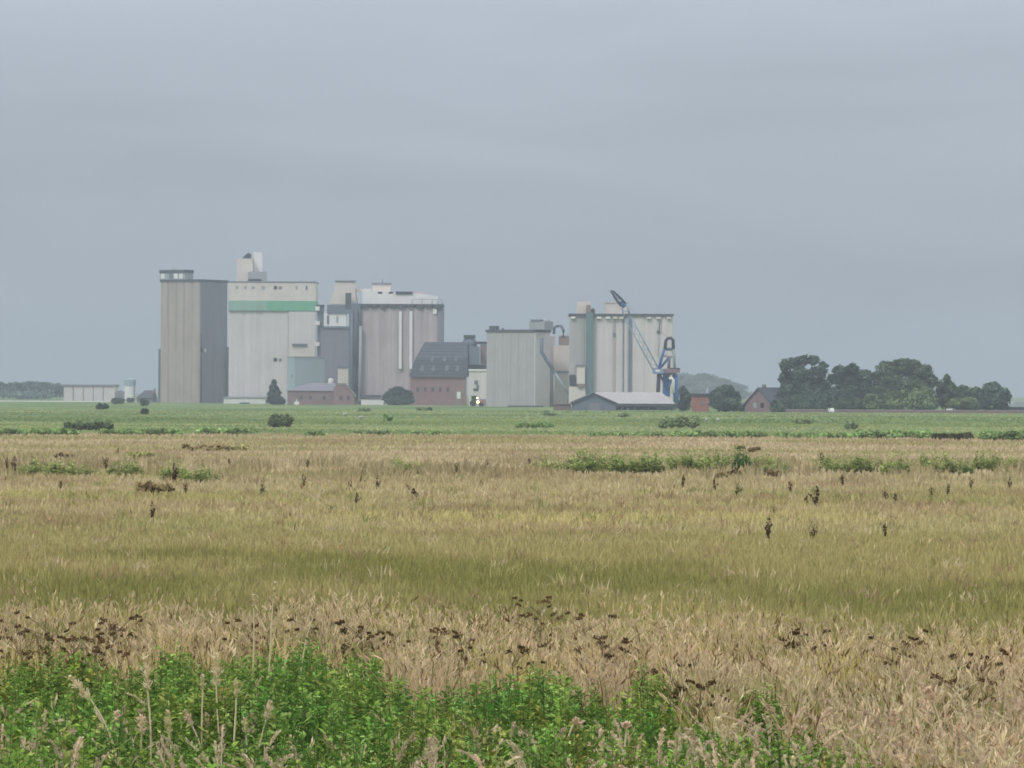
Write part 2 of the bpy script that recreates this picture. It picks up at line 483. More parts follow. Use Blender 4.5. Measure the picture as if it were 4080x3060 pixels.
# ------------------------------------------------------------------ the silo works, from the left
def build_works():
    # ---- corner silo, warm light face to the left, grey face to the right
    D = 1780; s = K * D
    th = R(31)
    b = Building('grain_silo', 'tall grey concrete grain silo at far left, shown on its corner, flat dark roof', 'silo', 795, D, -th)
    w1, w2 = 166 * s / math.cos(th), 102 * s / math.sin(th)
    zt = b.z(1122)
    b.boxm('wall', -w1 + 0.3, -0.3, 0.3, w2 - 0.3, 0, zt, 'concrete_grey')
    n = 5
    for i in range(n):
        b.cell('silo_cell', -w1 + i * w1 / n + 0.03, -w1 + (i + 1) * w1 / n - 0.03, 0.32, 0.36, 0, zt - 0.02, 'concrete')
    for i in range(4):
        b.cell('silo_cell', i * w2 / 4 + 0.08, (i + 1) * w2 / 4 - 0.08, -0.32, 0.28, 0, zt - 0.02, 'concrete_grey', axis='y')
    b.boxm('roof_slab', -w1 - 0.1, 0.12, -0.25, w2 + 0.1, zt + 0.003, zt + 0.85, 'dark_slab')
    # penthouse on the left part
    zp0, zp1 = zt + 0.853, b.z(1087)
    pw0, pw1 = -w1 - 0.05, -w1 + 113 * s / math.cos(th) * 0.93
    b.boxm('penthouse', pw0, pw1, -0.2, 5.0, zp0, zp1, 'steel_light')
    b.boxm('penthouse_roof', pw0 - 0.15, pw1 + 0.15, -0.4, 5.2, zp1 + 0.003, b.z(1074), 'dark_slab')
    for k, mt in ((0.12, 'white'), (0.45, 'steel'), (0.64, 'bright_white'), (0.84, 'white')):
        xx = pw0 + k * (pw1 - pw0)
        b.boxm('window', xx - 0.8, xx + 0.8, -0.32, 0.0, zp0 + 0.3, zp1 - 0.2, mt)
    tube_obj('antenna', [Vector((pw0 + 4, 3, zp1)), Vector((pw0 + 4, 3, zp1 + 2.2))], 0.12, M['dark'], b.root, 6)
    tube_obj('downpipe', [Vector((0.45, 0.35, z)) for z in (0, 10, 20, b.z(1400), b.z(1330))], 0.33, M['dark_slab'], b.root, 8)
    b.boxm('wall_lamp', 0.2, 0.9, 2.0, 3.0, b.z(1402), b.z(1388), 'cream')
    b.boxm('lift_shaft', 0.4, 2.4, w2 - 1.2, w2 + 1.2, 0, b.z(1380), 'steel')
    b.boxm('vent_pipe', -w1 - 1.0, -w1 - 0.3, 0.4, 2.4, 0, b.z(1390), 'steel')

    # ---- white silo with the green band
    D = 1720
    b = Building('banded_silo', 'tall white concrete silo with a broad green band below its top storey', 'silo', 1082, D)
    dep = 24
    b.box('wall', 912, 1254, 1130, None, 0.4, dep, 'concrete_light')
    b.cells(910, 1036, 2, 1240, None, 0.42, 0.30, ['concrete_light'], 0.03)
    b.box('wall_panel', 1046, 1146, 1240, None, 0.02, 0.396, 'concrete_light')
    b.box('wall_panel', 1148, 1256, 1240, None, -0.55, 0.397, 'concrete_light')
    b.box('top_storey', 910, 1256, 1126, 1198.5, -0.6, dep + 0.2, 'cream')
    b.box('roof_slab', 908, 1257, 1121, 1125.8, -0.8, dep + 0.4, 'concrete_grey')
    b.box('green_band', 909, 1062, 1198.8, 1238, -0.75, dep + 0.3, 'green_faded')
    b.box('green_band', 1062.3, 1257, 1198.8, 1238, -0.78, dep + 0.3, 'green_band')
    for px, w, h, mt in ((942, 10, 11, 'steel_light'), (976, 9, 12, 'steel_light'), (1007, 14, 9, 'steel_light'), (1047, 14, 13, 'steel_light'), (1096, 13, 13, 'dark'), (1115, 12, 11, 'brown'), (1180, 9, 13, 'steel_light'), (1220, 7, 17, 'steel')):
        b.window(px, 1146, w, h, -0.6, mt)
    b.window(1096, 1433, 14, 14, 0.02, 'dark'); b.window(1116, 1434, 11, 11, 0.02, 'steel')
    b.window(1216, 1409, 10, 17, -0.55, 'steel')
    b.box('ledge', 1163, 1222, 1369, 1375, -1.6, -0.553, 'steel')
    b.box('wall_panel', 1150, 1254, 1380, 1420, -0.72, -0.553, 'cream')
    b.box('elevator_tower', 940, 1003, 1030, 1120.7, 2, 12, 'cream')
    b.box('elevator_tower', 1003.5, 1039, 1003, 1082, 6, 15, 'white')
    b.box('machine_house', 986, 1060, 1083, 1120.8, -0.2, 1.98, 'steel_light')
    b.box('louvre', 987, 1039, 1112, 1120, -0.5, -0.203, 'dark')
    b.prism('dust_hood', [(958, 1029.8), (994, 1029.8), (993, 1010), (984, 1006), (976, 1012)], 4, 9, 'dark')
    b.tube('antenna', [(1198, 1121), (1198, 1108)], 0.18, 'steel_light', 4)
    b.tube('antenna', [(1248, 1121), (1248, 1112)], 0.15, 'steel_light', 4)
    b.box('loading_shed', 897, 1062, 1586, None, -9, -1.2, 'white')
    b.box('loading_shed_roof', 896, 1064, 1581, 1585.8, -9.4, -0.9, 'steel_light')
    b.box('shed_gate', 960, 1000, 1604, None, -9.12, -9.003, 'dark')

    # ---- pale blue annex in front of the right corner
    b = Building('annex_block', 'pale blue clad box building standing at the banded silo, right lower corner', 'building', 1174, 1660)
    w = b.s
    th = R(22)
    b.root.rotation_euler = (0, 0, th)
    b.boxm('wall', 0, 116 * w / math.cos(th), 0, 8, 0, b.z(1424), 'pale_blue')
    b.boxm('roof_edge', -0.2, 116 * w / math.cos(th) + 0.2, -0.2, 8.2, b.z(1424) + 0.003, b.z(1420), 'steel_light')
    b.boxm('window', -0.1, 0.2, 2.2, 3.4, b.z(1505), b.z(1492), 'steel')

    # ---- external stair tower between the banded silo and the grey block
    b = Building('stair_tower', 'narrow dark stair tower with white landings beside the banded silo', 'tower', 1272, 1700)
    b.box('shaft', 1262, 1287, 1222, None, 2, 7, 'steel')
    b.box('roof_slab', 1257, 1288, 1214, 1221.8, 1.4, 7.6, 'dark')
    for z in (1228, 1286, 1370):
        b.box('landing', 1255, 1272, z - 7, z + 9, -0.6, 1.97, 'white')

    # ---- grey block with the white penthouse
    b = Building('grey_block', 'blue grey elevator block with white glazed box on top, between two silos', 'building', 1330, 1690)
    b.box('wall', 1275, 1388, 1308, None, 3, 16, 'concrete_grey')
    b.box('roof_slab', 1283, 1388, 1299.4, 1307.8, 2.5, 16.4, 'steel')
    b.box('penthouse', 1287, 1376, 1247, 1299.1, 4, 14, 'white')
    b.box('penthouse_roof', 1300, 1388, 1214, 1246.7, 3.4, 15, 'steel')
    b.window(1304, 1274, 9, 36, 4, 'steel'); b.window(1341, 1272, 8, 26, 4, 'steel_light')
    b.box('lean_to', 1346, 1387, 1466, None, -1.5, 2.97, 'cream')
    b.box('lean_to_roof', 1345, 1388, 1459, 1465.8, -1.8, 2.97, 'steel')
    b.cyl('tank', 1318, 11, 1516, None, 0.5, 'white', dome=0.8)

    # ---- large ribbed silo
    D = 1640
    b = Building('ribbed_silo', 'wide pinkish grey silo with vertical ribs, dark eaves line and white roof storey', 'silo', 1600, D)
    dep = 26
    b.box('wall', 1437, 1762, 1222, None, 0.5, dep, 'concrete_pink')
    for i, (a, c, mt) in enumerate(((1437, 1482, 'concrete_pink'), (1483, 1530, 'concrete_pink'), (1531, 1588, 'concrete_pink'), (1600, 1630, 'concrete_pink'), (1644, 1684, 'concrete_pink'), (1685, 1742, 'concrete_pink'))):
        b.cell('silo_cell', b.x(a), b.x(c), 0.52, 0.32, b.z(1578), b.z(1226), mt)
    for a in (1588.5, 1630.5):
        b.box('pilaster', a, a + 11, 1240, 1470, -0.75, 0.497, 'white')
    b.box('side_strip', 1743, 1764, 1226, None, 0.2, dep + 0.2, 'concrete_grey')
    for i in range(9):                                            # scalloped dark eaves
        a = 1435 + i * 36.5
        b.cell('eaves', b.x(a + 1), b.x(a + 36), 0.48, 1.3, b.z(1225 if i % 2 else 1227), b.z(1213), 'dark_slab')
    b.box('roof_slab', 1434, 1765, 1211, 1219, 0.5, dep + 0.4, 'dark_slab')
    b.prism('roof_storey', [(1440, 1210.7), (1745, 1210.7), (1742, 1180), (1700, 1172), (1470, 1158), (1440, 1158)], 2.5, 20, 'white')
    b.prism('roof_house', [(1306, 1211), (1420, 1211), (1412, 1168), (1409, 1122), (1332, 1122), (1325, 1168)], 5, 15, 'cream')
    b.box('roof_house_slab', 1330, 1411, 1117, 1121.8, 4.6, 15.4, 'concrete_grey')
    b.box('machine_house', 1478, 1551, 1131, 1165, 8, 16, 'cream')
    b.box('machine_house_roof', 1475, 1553, 1125, 1130.8, 7.6, 16.4, 'concrete_grey')
    b.tube('antenna', [(1518, 1126), (1518, 1106)], 0.22, 'steel_light', 11)
    b.box('louvre', 1574, 1640, 1161, 1171, 2.0, 8, 'dark')
    b.box('walkway', 1405, 1475, 1150, 1160, 7, 12, 'cream')
    b.box('walkway', 1641, 1700, 1160, 1171, 5, 8, 'concrete_pink')
    b.window(1512, 1166, 18, 8, 2.6, 'steel_light'); b.window(1556, 1166, 20, 8, 2.6, 'steel_light')
    for px in (1640, 1680, 1720, 1742, 1760):
        b.tube('rail_post', [(px, 1212), (px, 1190)], 0.14, 'steel_light', 0.8, 6)
    b.tube('handrail', [(1640, 1192), (1762, 1192)], 0.10, 'steel_light', 0.8, 6)
    b.window(1731, 1241, 15, 18, -0.1, 'bright_white')
    # conveyor leg and blue grey pipes on the left corner
    b.box('elevator_shaft', 1390, 1436, 1210, None, -1.0, 6, 'steel')
    b.box('elevator_head', 1375, 1397, 1168, 1232, -1.2, 3, 'slate')
    b.tube('grain_pipe', [(1417, 1235), (1419, 1400), (1417, 1585)], 0.75, 'slate', -1.9, 10)
    b.tube('grain_pipe', [(1402, 1250), (1402, 1400), (1402, 1590)], 0.5, 'steel', -1.7, 10)
    b.tube('grain_pipe', [(1436, 1300), (1435, 1450), (1434, 1600)], 0.55, 'steel_light', -1.9, 10)
    b.box('loading_canopy', 1436, 1520, 1574, 1585, -5, -0.45, 'slate')
    b.box('loading_dock', 1440, 1550, 1592, None, -4.4, 0.4, 'white')

    # ---- low red brick houses in front
    b = Building('brick_house', 'low mauve brick house with grey roof in front of the banded silo', 'house', 1290, 1600)
    b.box('wall', 1146, 1330, 1557, None, 0, 9, 'brick_mauve')
    z0, z1 = b.z(1557), b.z(1527)
    x0, x1 = b.x(1140), b.x(1345)
    b.poly('roof', [(x0, -0.5, z0), (x1, -0.5, z0), (x1, 9.5, z0), (x0, 9.5, z0), (x0 + 7, 4.5, z1), (x1 - 1, 4.5, z1)],
           [(0, 1, 5, 4), (2, 3, 4, 5), (1, 2, 5), (3, 0, 4), (0, 3, 2, 1)], 'concrete_grey')
    b.prism('gable_wing', [(1330, None), (1412, None), (1412, 1578), (1372, 1532), (1345, 1532), (1330, 1546)], -1.5, 8, 'brick')
    b.poly('gable_roof', [(b.x(1344), -1.9, b.z(1531)), (b.x(1373), -1.9, b.z(1531)), (b.x(1416), -1.9, b.z(1580)), (b.x(1344), 8.3, b.z(1531)), (b.x(1373), 8.3, b.z(1531)), (b.x(1416), 8.3, b.z(1580)),
           (b.x(1344), -1.9, b.z(1526)), (b.x(1375), -1.9, b.z(1526)), (b.x(1419), -1.9, b.z(1577)), (b.x(1344), 8.3, b.z(1526)), (b.x(1375), 8.3, b.z(1526)), (b.x(1419), 8.3, b.z(1577))],
           [(6, 7, 10, 9), (7, 8, 11, 10), (0, 1, 7, 6), (1, 2, 8, 7), (3, 4, 10, 9), (4, 5, 11, 10), (2, 5, 11, 8), (0, 3, 9, 6), (0, 1, 4, 3), (1, 2, 5, 4)], 'brown')
    for px in (1200, 1238, 1292, 1360, 1388):
        b.window(px, 1585, 11, 15, 0 if px < 1330 else -1.5, 'dark_slab', 'brown')
    p = at(1182, 1601, 1560)
    w = Building('road_sign', 'tiny white post sign in front of the mauve brick house', 'sign', 1182, 1560)
    w.boxm('post', -0.15, 0.15, -0.15, 0.15, 0, 1.9, 'bright_white')
    w.boxm('board', -0.8, 0.8, -0.26, -0.16, 0.2, 1.15, 'bright_white')

    # ---- mansard barn
    D = 1600
    b = Building('mansard_barn', 'brick warehouse with big dark mansard roof and two rows of skylights', 'barn', 1745, D)
    dep = 15
    b.box('wall', 1634, 1857, 1500, None, 0, dep, 'brick')
    zb, zk, zt = b.z(1502), b.z(1425), b.z(1362)
    xl, xr = b.x(1628), b.x(1862)
    xlk, xlt = b.x(1656), b.x(1690)
    v = [(xl, -0.8, zb), (xr, -0.8, zb), (xr, dep + .8, zb), (xl, dep + .8, zb),
         (xlk, 1.0, zk), (xr, 1.0, zk), (xr, dep - 1.0, zk), (xlk, dep - 1.0, zk),
         (xlt, 6.0, zt), (xr, 6.0, zt), (xr, dep - 6.0, zt), (xlt, dep - 6.0, zt)]
    f = [(0, 1, 5, 4), (1, 2, 6, 5), (2, 3, 7, 6), (3, 0, 4, 7), (4, 5, 9, 8), (5, 6, 10, 9), (6, 7, 11, 10), (7, 4, 8, 11), (8, 9, 10, 11), (3, 2, 1, 0)]
    roof = b.poly('roof', v, f, 'slate')
    # roof boarding: raised tile courses
    for t in (0.16, 0.33, 0.5, 0.67, 0.84):
        zz = zb + t * (zk - zb); yy = -0.8 + t * 1.8; xx = xl + t * (xlk - xl)
        b.boxm('tile_course', xx + 0.1, xr - 0.1, yy - 0.10, yy + 0.15, zz - 0.06, zz + 0.06, 'slate', roof)
    for t in (0.2, 0.4, 0.6, 0.8):
        zz = zk + t * (zt - zk); yy = 1.0 + t * 5.0; xx = xlk + t * (xlt - xlk)
        b.boxm('tile_course', xx + 0.1, xr - 0.1, yy - 0.12, yy + 0.2, zz - 0.06, zz + 0.06, 'slate', roof)
    for px, py in ((1721, 1429), (1771, 1428), (1815, 1429), (1681, 1468), (1726, 1468), (1780, 1467), (1822, 1468)):
        t = (b.z(py) - zb) / (zk - zb)
        yy = -0.8 + min(t, 1) * 1.8
        o = b.boxm('skylight', -0.55, 0.55, -0.16, 0.12, -0.95, 0.95, 'skylight', roof)
        o.location = (b.x(px), yy - 0.05, b.z(py)); o.rotation_euler = (-math.atan2(1.8, zk - zb), R(14), 0)
    for px in (1664, 1694, 1724, 1754, 1784):
        b.window(px, 1552, 10, 16, 0, 'dark_slab', 'brick_mauve')
    b.box('door', 1820, 1835, 1561, 1588, -0.3, 0.1, 'bright_white')
    b.box('door_surround', 1813, 1842, 1553, None, -0.15, -0.003, 'brown')
    # dust cyclone dome and bridges on the roof, right end
    b.cyl('cyclone', 1868, 31, 1368, 1500, 12, 'steel', dome=2.2)
    b.box('cyclone_cap', 1845, 1892, 1333, 1346, 10, 14, 'dark')
    b.box('roof_box', 1868, 1910, 1380, 1452, 3, 9, 'steel')
    b.box('bridge', 1893, 1940, 1359, 1370, 8, 11, 'dark')
    b.box('bridge', 1862, 1940, 1452, 1471, 5, 9, 'dark_slab')
    b.box('brace', 1912, 1940, 1371, 1451, 8.3, 10, 'brick_mauve')

    # ---- white annex beside barn
    b = Building('white_annex', 'narrow white rendered building squeezed between barn and pale silo', 'building', 1902, 1570)
    b.box('wall', 1868, 1940, 1478, None, 0, 8, 'concrete_light')
    b.box('roof_slab', 1866, 1940, 1471, 1477.8, -0.4, 8.3, 'white')
    b.window(1897, 1524, 14, 16, 0, 'steel'); b.window(1903, 1541, 11, 16, 0, 'steel'); b.window(1896, 1553, 20, 11, 0, 'dark_slab')
    b.box('gate', 1912, 1936, 1590, None, -0.2, -0.003, 'concrete_grey')

    # ---- greenish silo with the diagonal conveyor
    D = 1480; s = K * D
    th = R(24)
    b = Building('conveyor_silo', 'smooth pale grey green silo with dark coping, right of the mansard barn', 'silo', 2128, D, -th)
    w1, w2 = 190 * s / math.cos(th), 62 * s / math.sin(th)
    zt = b.z(1323)
    b.boxm('wall', -w1, 0, 0, w2, 0, zt, 'concrete_green')
    b.boxm('side_wall', 0.003, 0.2, 0.1, w2 - 0.1, 0, zt - 0.05, 'white')
    for i in range(1, 6):
        x = -w1 * i / 6
        b.boxm('joint_strip', x - 0.12, x + 0.12, -0.10, -0.003, 0, zt - 0.05, 'concrete_green')
    b.boxm('coping', -w1 - 0.3, 0.4, -0.3, w2 + 0.3, zt + 0.003, zt + 0.75, 'slate')
    b.boxm('corner_block', -w1 + 0.5, -w1 + 2.8, 0.6, 3.0, zt + 0.753, zt + 1.9, 'slate')
    b.boxm('roof_house', -2.2, 2.9, 1.0, 7.5, zt + 0.753, b.z(1280), 'steel_light')
    o = b.cyl('roof_house_dome', 2152, 15, 1280, 1284, 4.0, 'steel_light', dome=0.9)
    b.box('roof_house_edge', 2107, 2150, 1273, 1279.7, 0.8, 7.6, 'steel')
    b.tube('gooseneck', [(2184, 1330), (2186, 1303), (2200, 1298), (2217, 1298), (2226, 1317), (2224, 1345)], 0.45, 'steel', 5.0, 8)
    b.tube('vent_pipe', [(1978, 1306), (1978, 1330)], 0.3, 'dark_slab', 2, 6)
    b.box('base_hedge_wall', 2028, 2180, 1616, None, -3.0, -2.2, 'dark_slab')

    # ---- cream blocks between the silos
    b = Building('cream_block', 'cream rendered stepped block with brown box on top, between two pale silos', 'building', 2218, 1500)
    b.box('wall', 2160, 2212, 1340, None, 2, 16, 'concrete_pink')
    b.box('wall', 2205, 2268, 1376, None, 0.5, 14, 'cream')
    b.box('roof_box', 2226, 2267, 1340, 1375.8, 2, 10, 'brown')
    b.box('roof_box_top', 2228, 2266, 1336, 1339.8, 1.8, 10.2, 'concrete_pink')
    b.box('band', 2206, 2266, 1478, 1486, 0.2, 0.497, 'concrete_grey')
    b.box('doorway', 2180, 2193, 1562, 1604, 1.6, 1.997, 'dark')
    cv = Building('conveyor_bridge', 'slanting grey conveyor tube descending across the cream block', 'conveyor', 2207, 1470)
    cv.tube('chute', [(2157, 1347), (2157, 1403), (2180, 1440), (2206, 1479)], 0.55, 'steel', -1.0, 8)
    cv.tube('lower_chute', [(2206, 1480), (2233, 1521), (2262, 1566)], 0.42, 'steel_light', -1.0, 8)
    cv.box('joint_box', 2201, 2211, 1472, 1486, -1.7, -0.3, 'steel')
    cv.tube('support', [(2262, 1564), (2262, 1625)], 0.25, 'steel', -1.0, 6)
    cv.tube('support', [(2207, 1484), (2207, 1625)], 0.2, 'steel_light', -1.0, 6)

    # ---- right silo with teal stair shaft
    D = 1470
    b = Building('teal_shaft_silo', 'broad pale silo with teal vertical shaft and cream roof boxes, behind crane', 'silo', 2474, D)
    dep = 24
    b.box('wall', 2270, 2680, 1258, None, 0.5, dep, 'concrete_light')
    for a, c, mt in ((2268, 2331, 'concrete_green'), (2363, 2440, 'concrete_light'), (2452, 2480, 'concrete_light'), (2486, 2503, 'concrete_light'), (2514, 2570, 'concrete_light'), (2571, 2626, 'concrete_light'), (2627, 2680, 'concrete_light')):
        b.cell('silo_cell', b.x(a), b.x(c), 0.52, 0.32 if c - a > 30 else 0.2, 0, b.z(1262), mt)
    b.box('joint', 2440.5, 2451.5, 1262, None, 0.3, 0.497, 'concrete_pink')
    b.box('joint', 2480.5, 2485.5, 1262, None, 0.3, 0.497, 'concrete_grey')
    b.box('downpipe', 2503.5, 2513, 1272, None, -0.5, 0.3, 'steel')
    b.box('coping', 2266, 2683, 1250, 1257.8, -0.5, dep + 0.3, 'slate')
    for px in (2282, 2385, 2420, 2450, 2474, 2584, 2622, 2664):
        b.box('vent', px - 9, px + 9, 1262, 1270, -0.75, 0.0, 'bright_white' if px in (2282, 2385, 2420) else 'cream')
    b.box('stair_shaft', 2333, 2361, 1245, None, -1.6, 0.47, 'teal')
    b.box('shaft_head', 2334, 2352, 1216, 1244.8, -1.2, 2.4, 'brown')
    b.cyl('vent_drum', 2361, 8, 1234, 1249.7, 0.6, 'dark_slab', dome=0.4)
    b.box('roof_box', 2298, 2353, 1202, 1249.7, 3, 11, 'cream')
    b.box('roof_box', 2412, 2503, 1206, 1249.7, 3, 12, 'cream')
    b.box('roof_box_cap', 2410, 2505, 1202.5, 1205.8, 2.7, 12.3, 'concrete_light')
    b.window(2447, 1335, 10, 17, 0.3, 'steel'); b.window(2622, 1322, 11, 12, -0.05, 'slate')
    b.tube('wall_pipe', [(2629, 1273), (2625, 1318)], 0.18, 'steel', -0.4, 6)
    b.tube('wall_pipe', [(2621, 1330), (2621, 1420)], 0.12, 'steel_light', -0.4, 6)
    b.box('annex', 2297, 2330, 1462, 1530, -2.6, -0.2, 'cream')
    b.box('annex_roof', 2292, 2332, 1454, 1461.8, -2.8, -0.2, 'concrete_grey')
    b.box('loading_opening', 2268, 2291, 1494, 1537, -0.9, 0.1, 'dark')
    b.box('awning', 2300, 2332, 1531, 1541, -3.2, -0.3, 'brown')
    b.box('plinth', 2266, 2332, 1541.3, None, -2.2, -0.35, 'cream')

build_works()

# ------------------------------------------------------------------ harbour crane
def build_crane():
    b = Building('harbour_crane', 'blue slewing harbour crane with long raised jib in front of the right silo', 'crane', 2655, 1400)
    P = lambda px, py, y=0.0: Vector((b.x(px), y, b.z(py)))
    s = b.s
    # portal with four legs
    for px, y, m in ((2615, -2.6, 'crane_dark'), (2700, -2.6, 'crane_blue'), (2622, 2.6, 'crane_dark'), (2692, 2.6, 'crane_blue')):
        tube_obj('leg', [P(px, 1640, y) * 1.0, P(px + (2655 - px) * 0.18, 1492, y * 0.8)], 0.42, M[m], b.root, 6)
    for y in (-2.6, 2.6):
        tube_obj('sill_beam', [P(2614, 1634, y), P(2701, 1634, y)], 0.35, M['crane_dark'], b.root, 6)
    b.box('portal_deck', 2618, 2694, 1486, 1494, -2.8, 2.8, 'crane_dark')
    b.cyl('slewing_column', 2655, 15, 1486, 1580, 0, 'crane_blue', 14)
    tube_obj('column_strut', [P(2630, 1495, -1), P(2660, 1556, -1)], 0.35, M['crane_blue'], b.root, 6)
    tube_obj('column_strut', [P(2684, 1495, -1), P(2656, 1556, -1)], 0.35, M['crane_blue'], b.root, 6)
    b.tube('white_mast', [(2664, 1509), (2674, 1506), (2681, 1515), (2681, 1566)], 0.45, 'bright_white', -3.0, 8)
    # machine house
    b.box('machine_house', 2644, 2708, 1469, 1485.7, -2.2, 2.2, 'brick_mauve')
    b.box('machine_house_roof', 2670, 2709, 1466, 1468.8, -2.4, 2.4, 'dark')
    b.box('driver_cab', 2608, 2642, 1470, 1489, -3.4, -1.0, 'crane_pale')
    b.box('cab_window', 2610, 2628, 1473, 1482, -3.5, -3.403, 'white')
    # A frame, dark at the top
    for y in (-1.3, 1.3):
        tube_obj('mast_leg', [P(2623, 1476, y), P(2636, 1424, y), P(2648, 1386, y)], 0.42, M['crane_blue'], b.root, 6)
        tube_obj('mast_leg', [P(2688, 1468, y), P(2686, 1420, y), P(2682, 1388, y)], 0.36, M['steel_light'], b.root, 6)
        tube_obj('mast_top', [P(2648, 1390, y), P(2652, 1358, y), P(2660, 1348, y), P(2672, 1347, y), P(2681, 1356, y), P(2682, 1390, y)], 0.48, M['crane_dark'], b.root, 6)
    tube_obj('cross_beam', [P(2650, 1391, 0), P(2684, 1391, 0)], 0.5, M['steel'], b.root, 6)
    tube_obj('cross_beam', [P(2638, 1418, 0), P(2686, 1418, 0)], 0.4, M['cream'], b.root, 6)
    tube_obj('mast_brace', [P(2626, 1472, 0), P(2668, 1420, 0)], 0.4, M['crane_blue'], b.root, 6)
    tube_obj('mast_brace', [P(2664, 1468, 0), P(2666, 1420, 0)], 0.5, M['steel'], b.root, 6)
    # lattice jib: four chords and diagonal lacing, lower boom faded blue
    foot, knee, tip = P(2615, 1476), P(2500, 1265), P(2440, 1163)
    dirv = (knee - foot).normalized()
    nrm = Vector((dirv.z, 0, -dirv.x))
    def lattice(pa, pb, wa, wb, n, mat, r):
        cs = [(1, -1.0), (-1, -1.0), (1, 1.0), (-1, 1.0)]
        for sx, sy in cs:
            tube_obj('jib_chord', [pa + nrm * (sx * wa) + Vector((0, sy * wa, 0)), pb + nrm * (sx * wb) + Vector((0, sy * wb, 0))], r, M[mat], b.root, 6)
        for y in (-1.0, 1.0):
            pts = []
            for i in range(n + 1):
                t = i / n
                w = wa + (wb - wa) * t
                sgn = 1 if i % 2 else -1
                pts.append(pa.lerp(pb, t) + nrm * (sgn * w) + Vector((0, y * w, 0)))
            tube_obj('jib_lacing', pts, r * 0.75, M[mat], b.root, 5)
    lattice(foot, knee, 0.8, 0.9, 14, 'crane_pale', 0.15)
    lattice(knee, P(2482, 1215), 0.9, 0.8, 3, 'crane_pale', 0.20)
    lattice(P(2482, 1215), P(2452, 1180), 0.75, 0.55, 5, 'crane_dark', 0.34)
    lattice(P(2452, 1180), tip, 0.5, 0.3, 3, 'crane_dark', 0.26)
    b.box('jib_foot', 2600, 2628, 1466, 1490, -1.4, 1.4, 'crane_pale')
    tube_obj('tip_pulley', [tip + Vector((-0.3, -0.25, 0)), tip + Vector((-0.3, 0.25, 0))], 0.55, M['steel'], b.root, 10)
    tube_obj('jib_elbow', [P(2482, 1218, -0.8), P(2478, 1208, 0.8)], 0.75, M['crane_blue'], b.root, 8)
    for y in (-0.5, 0.5):
        tube_obj('stay_rope', [P(2666, 1349, y), P(2486, 1212, y)], 0.035, M['steel_light'], b.root, 4)
build_crane()

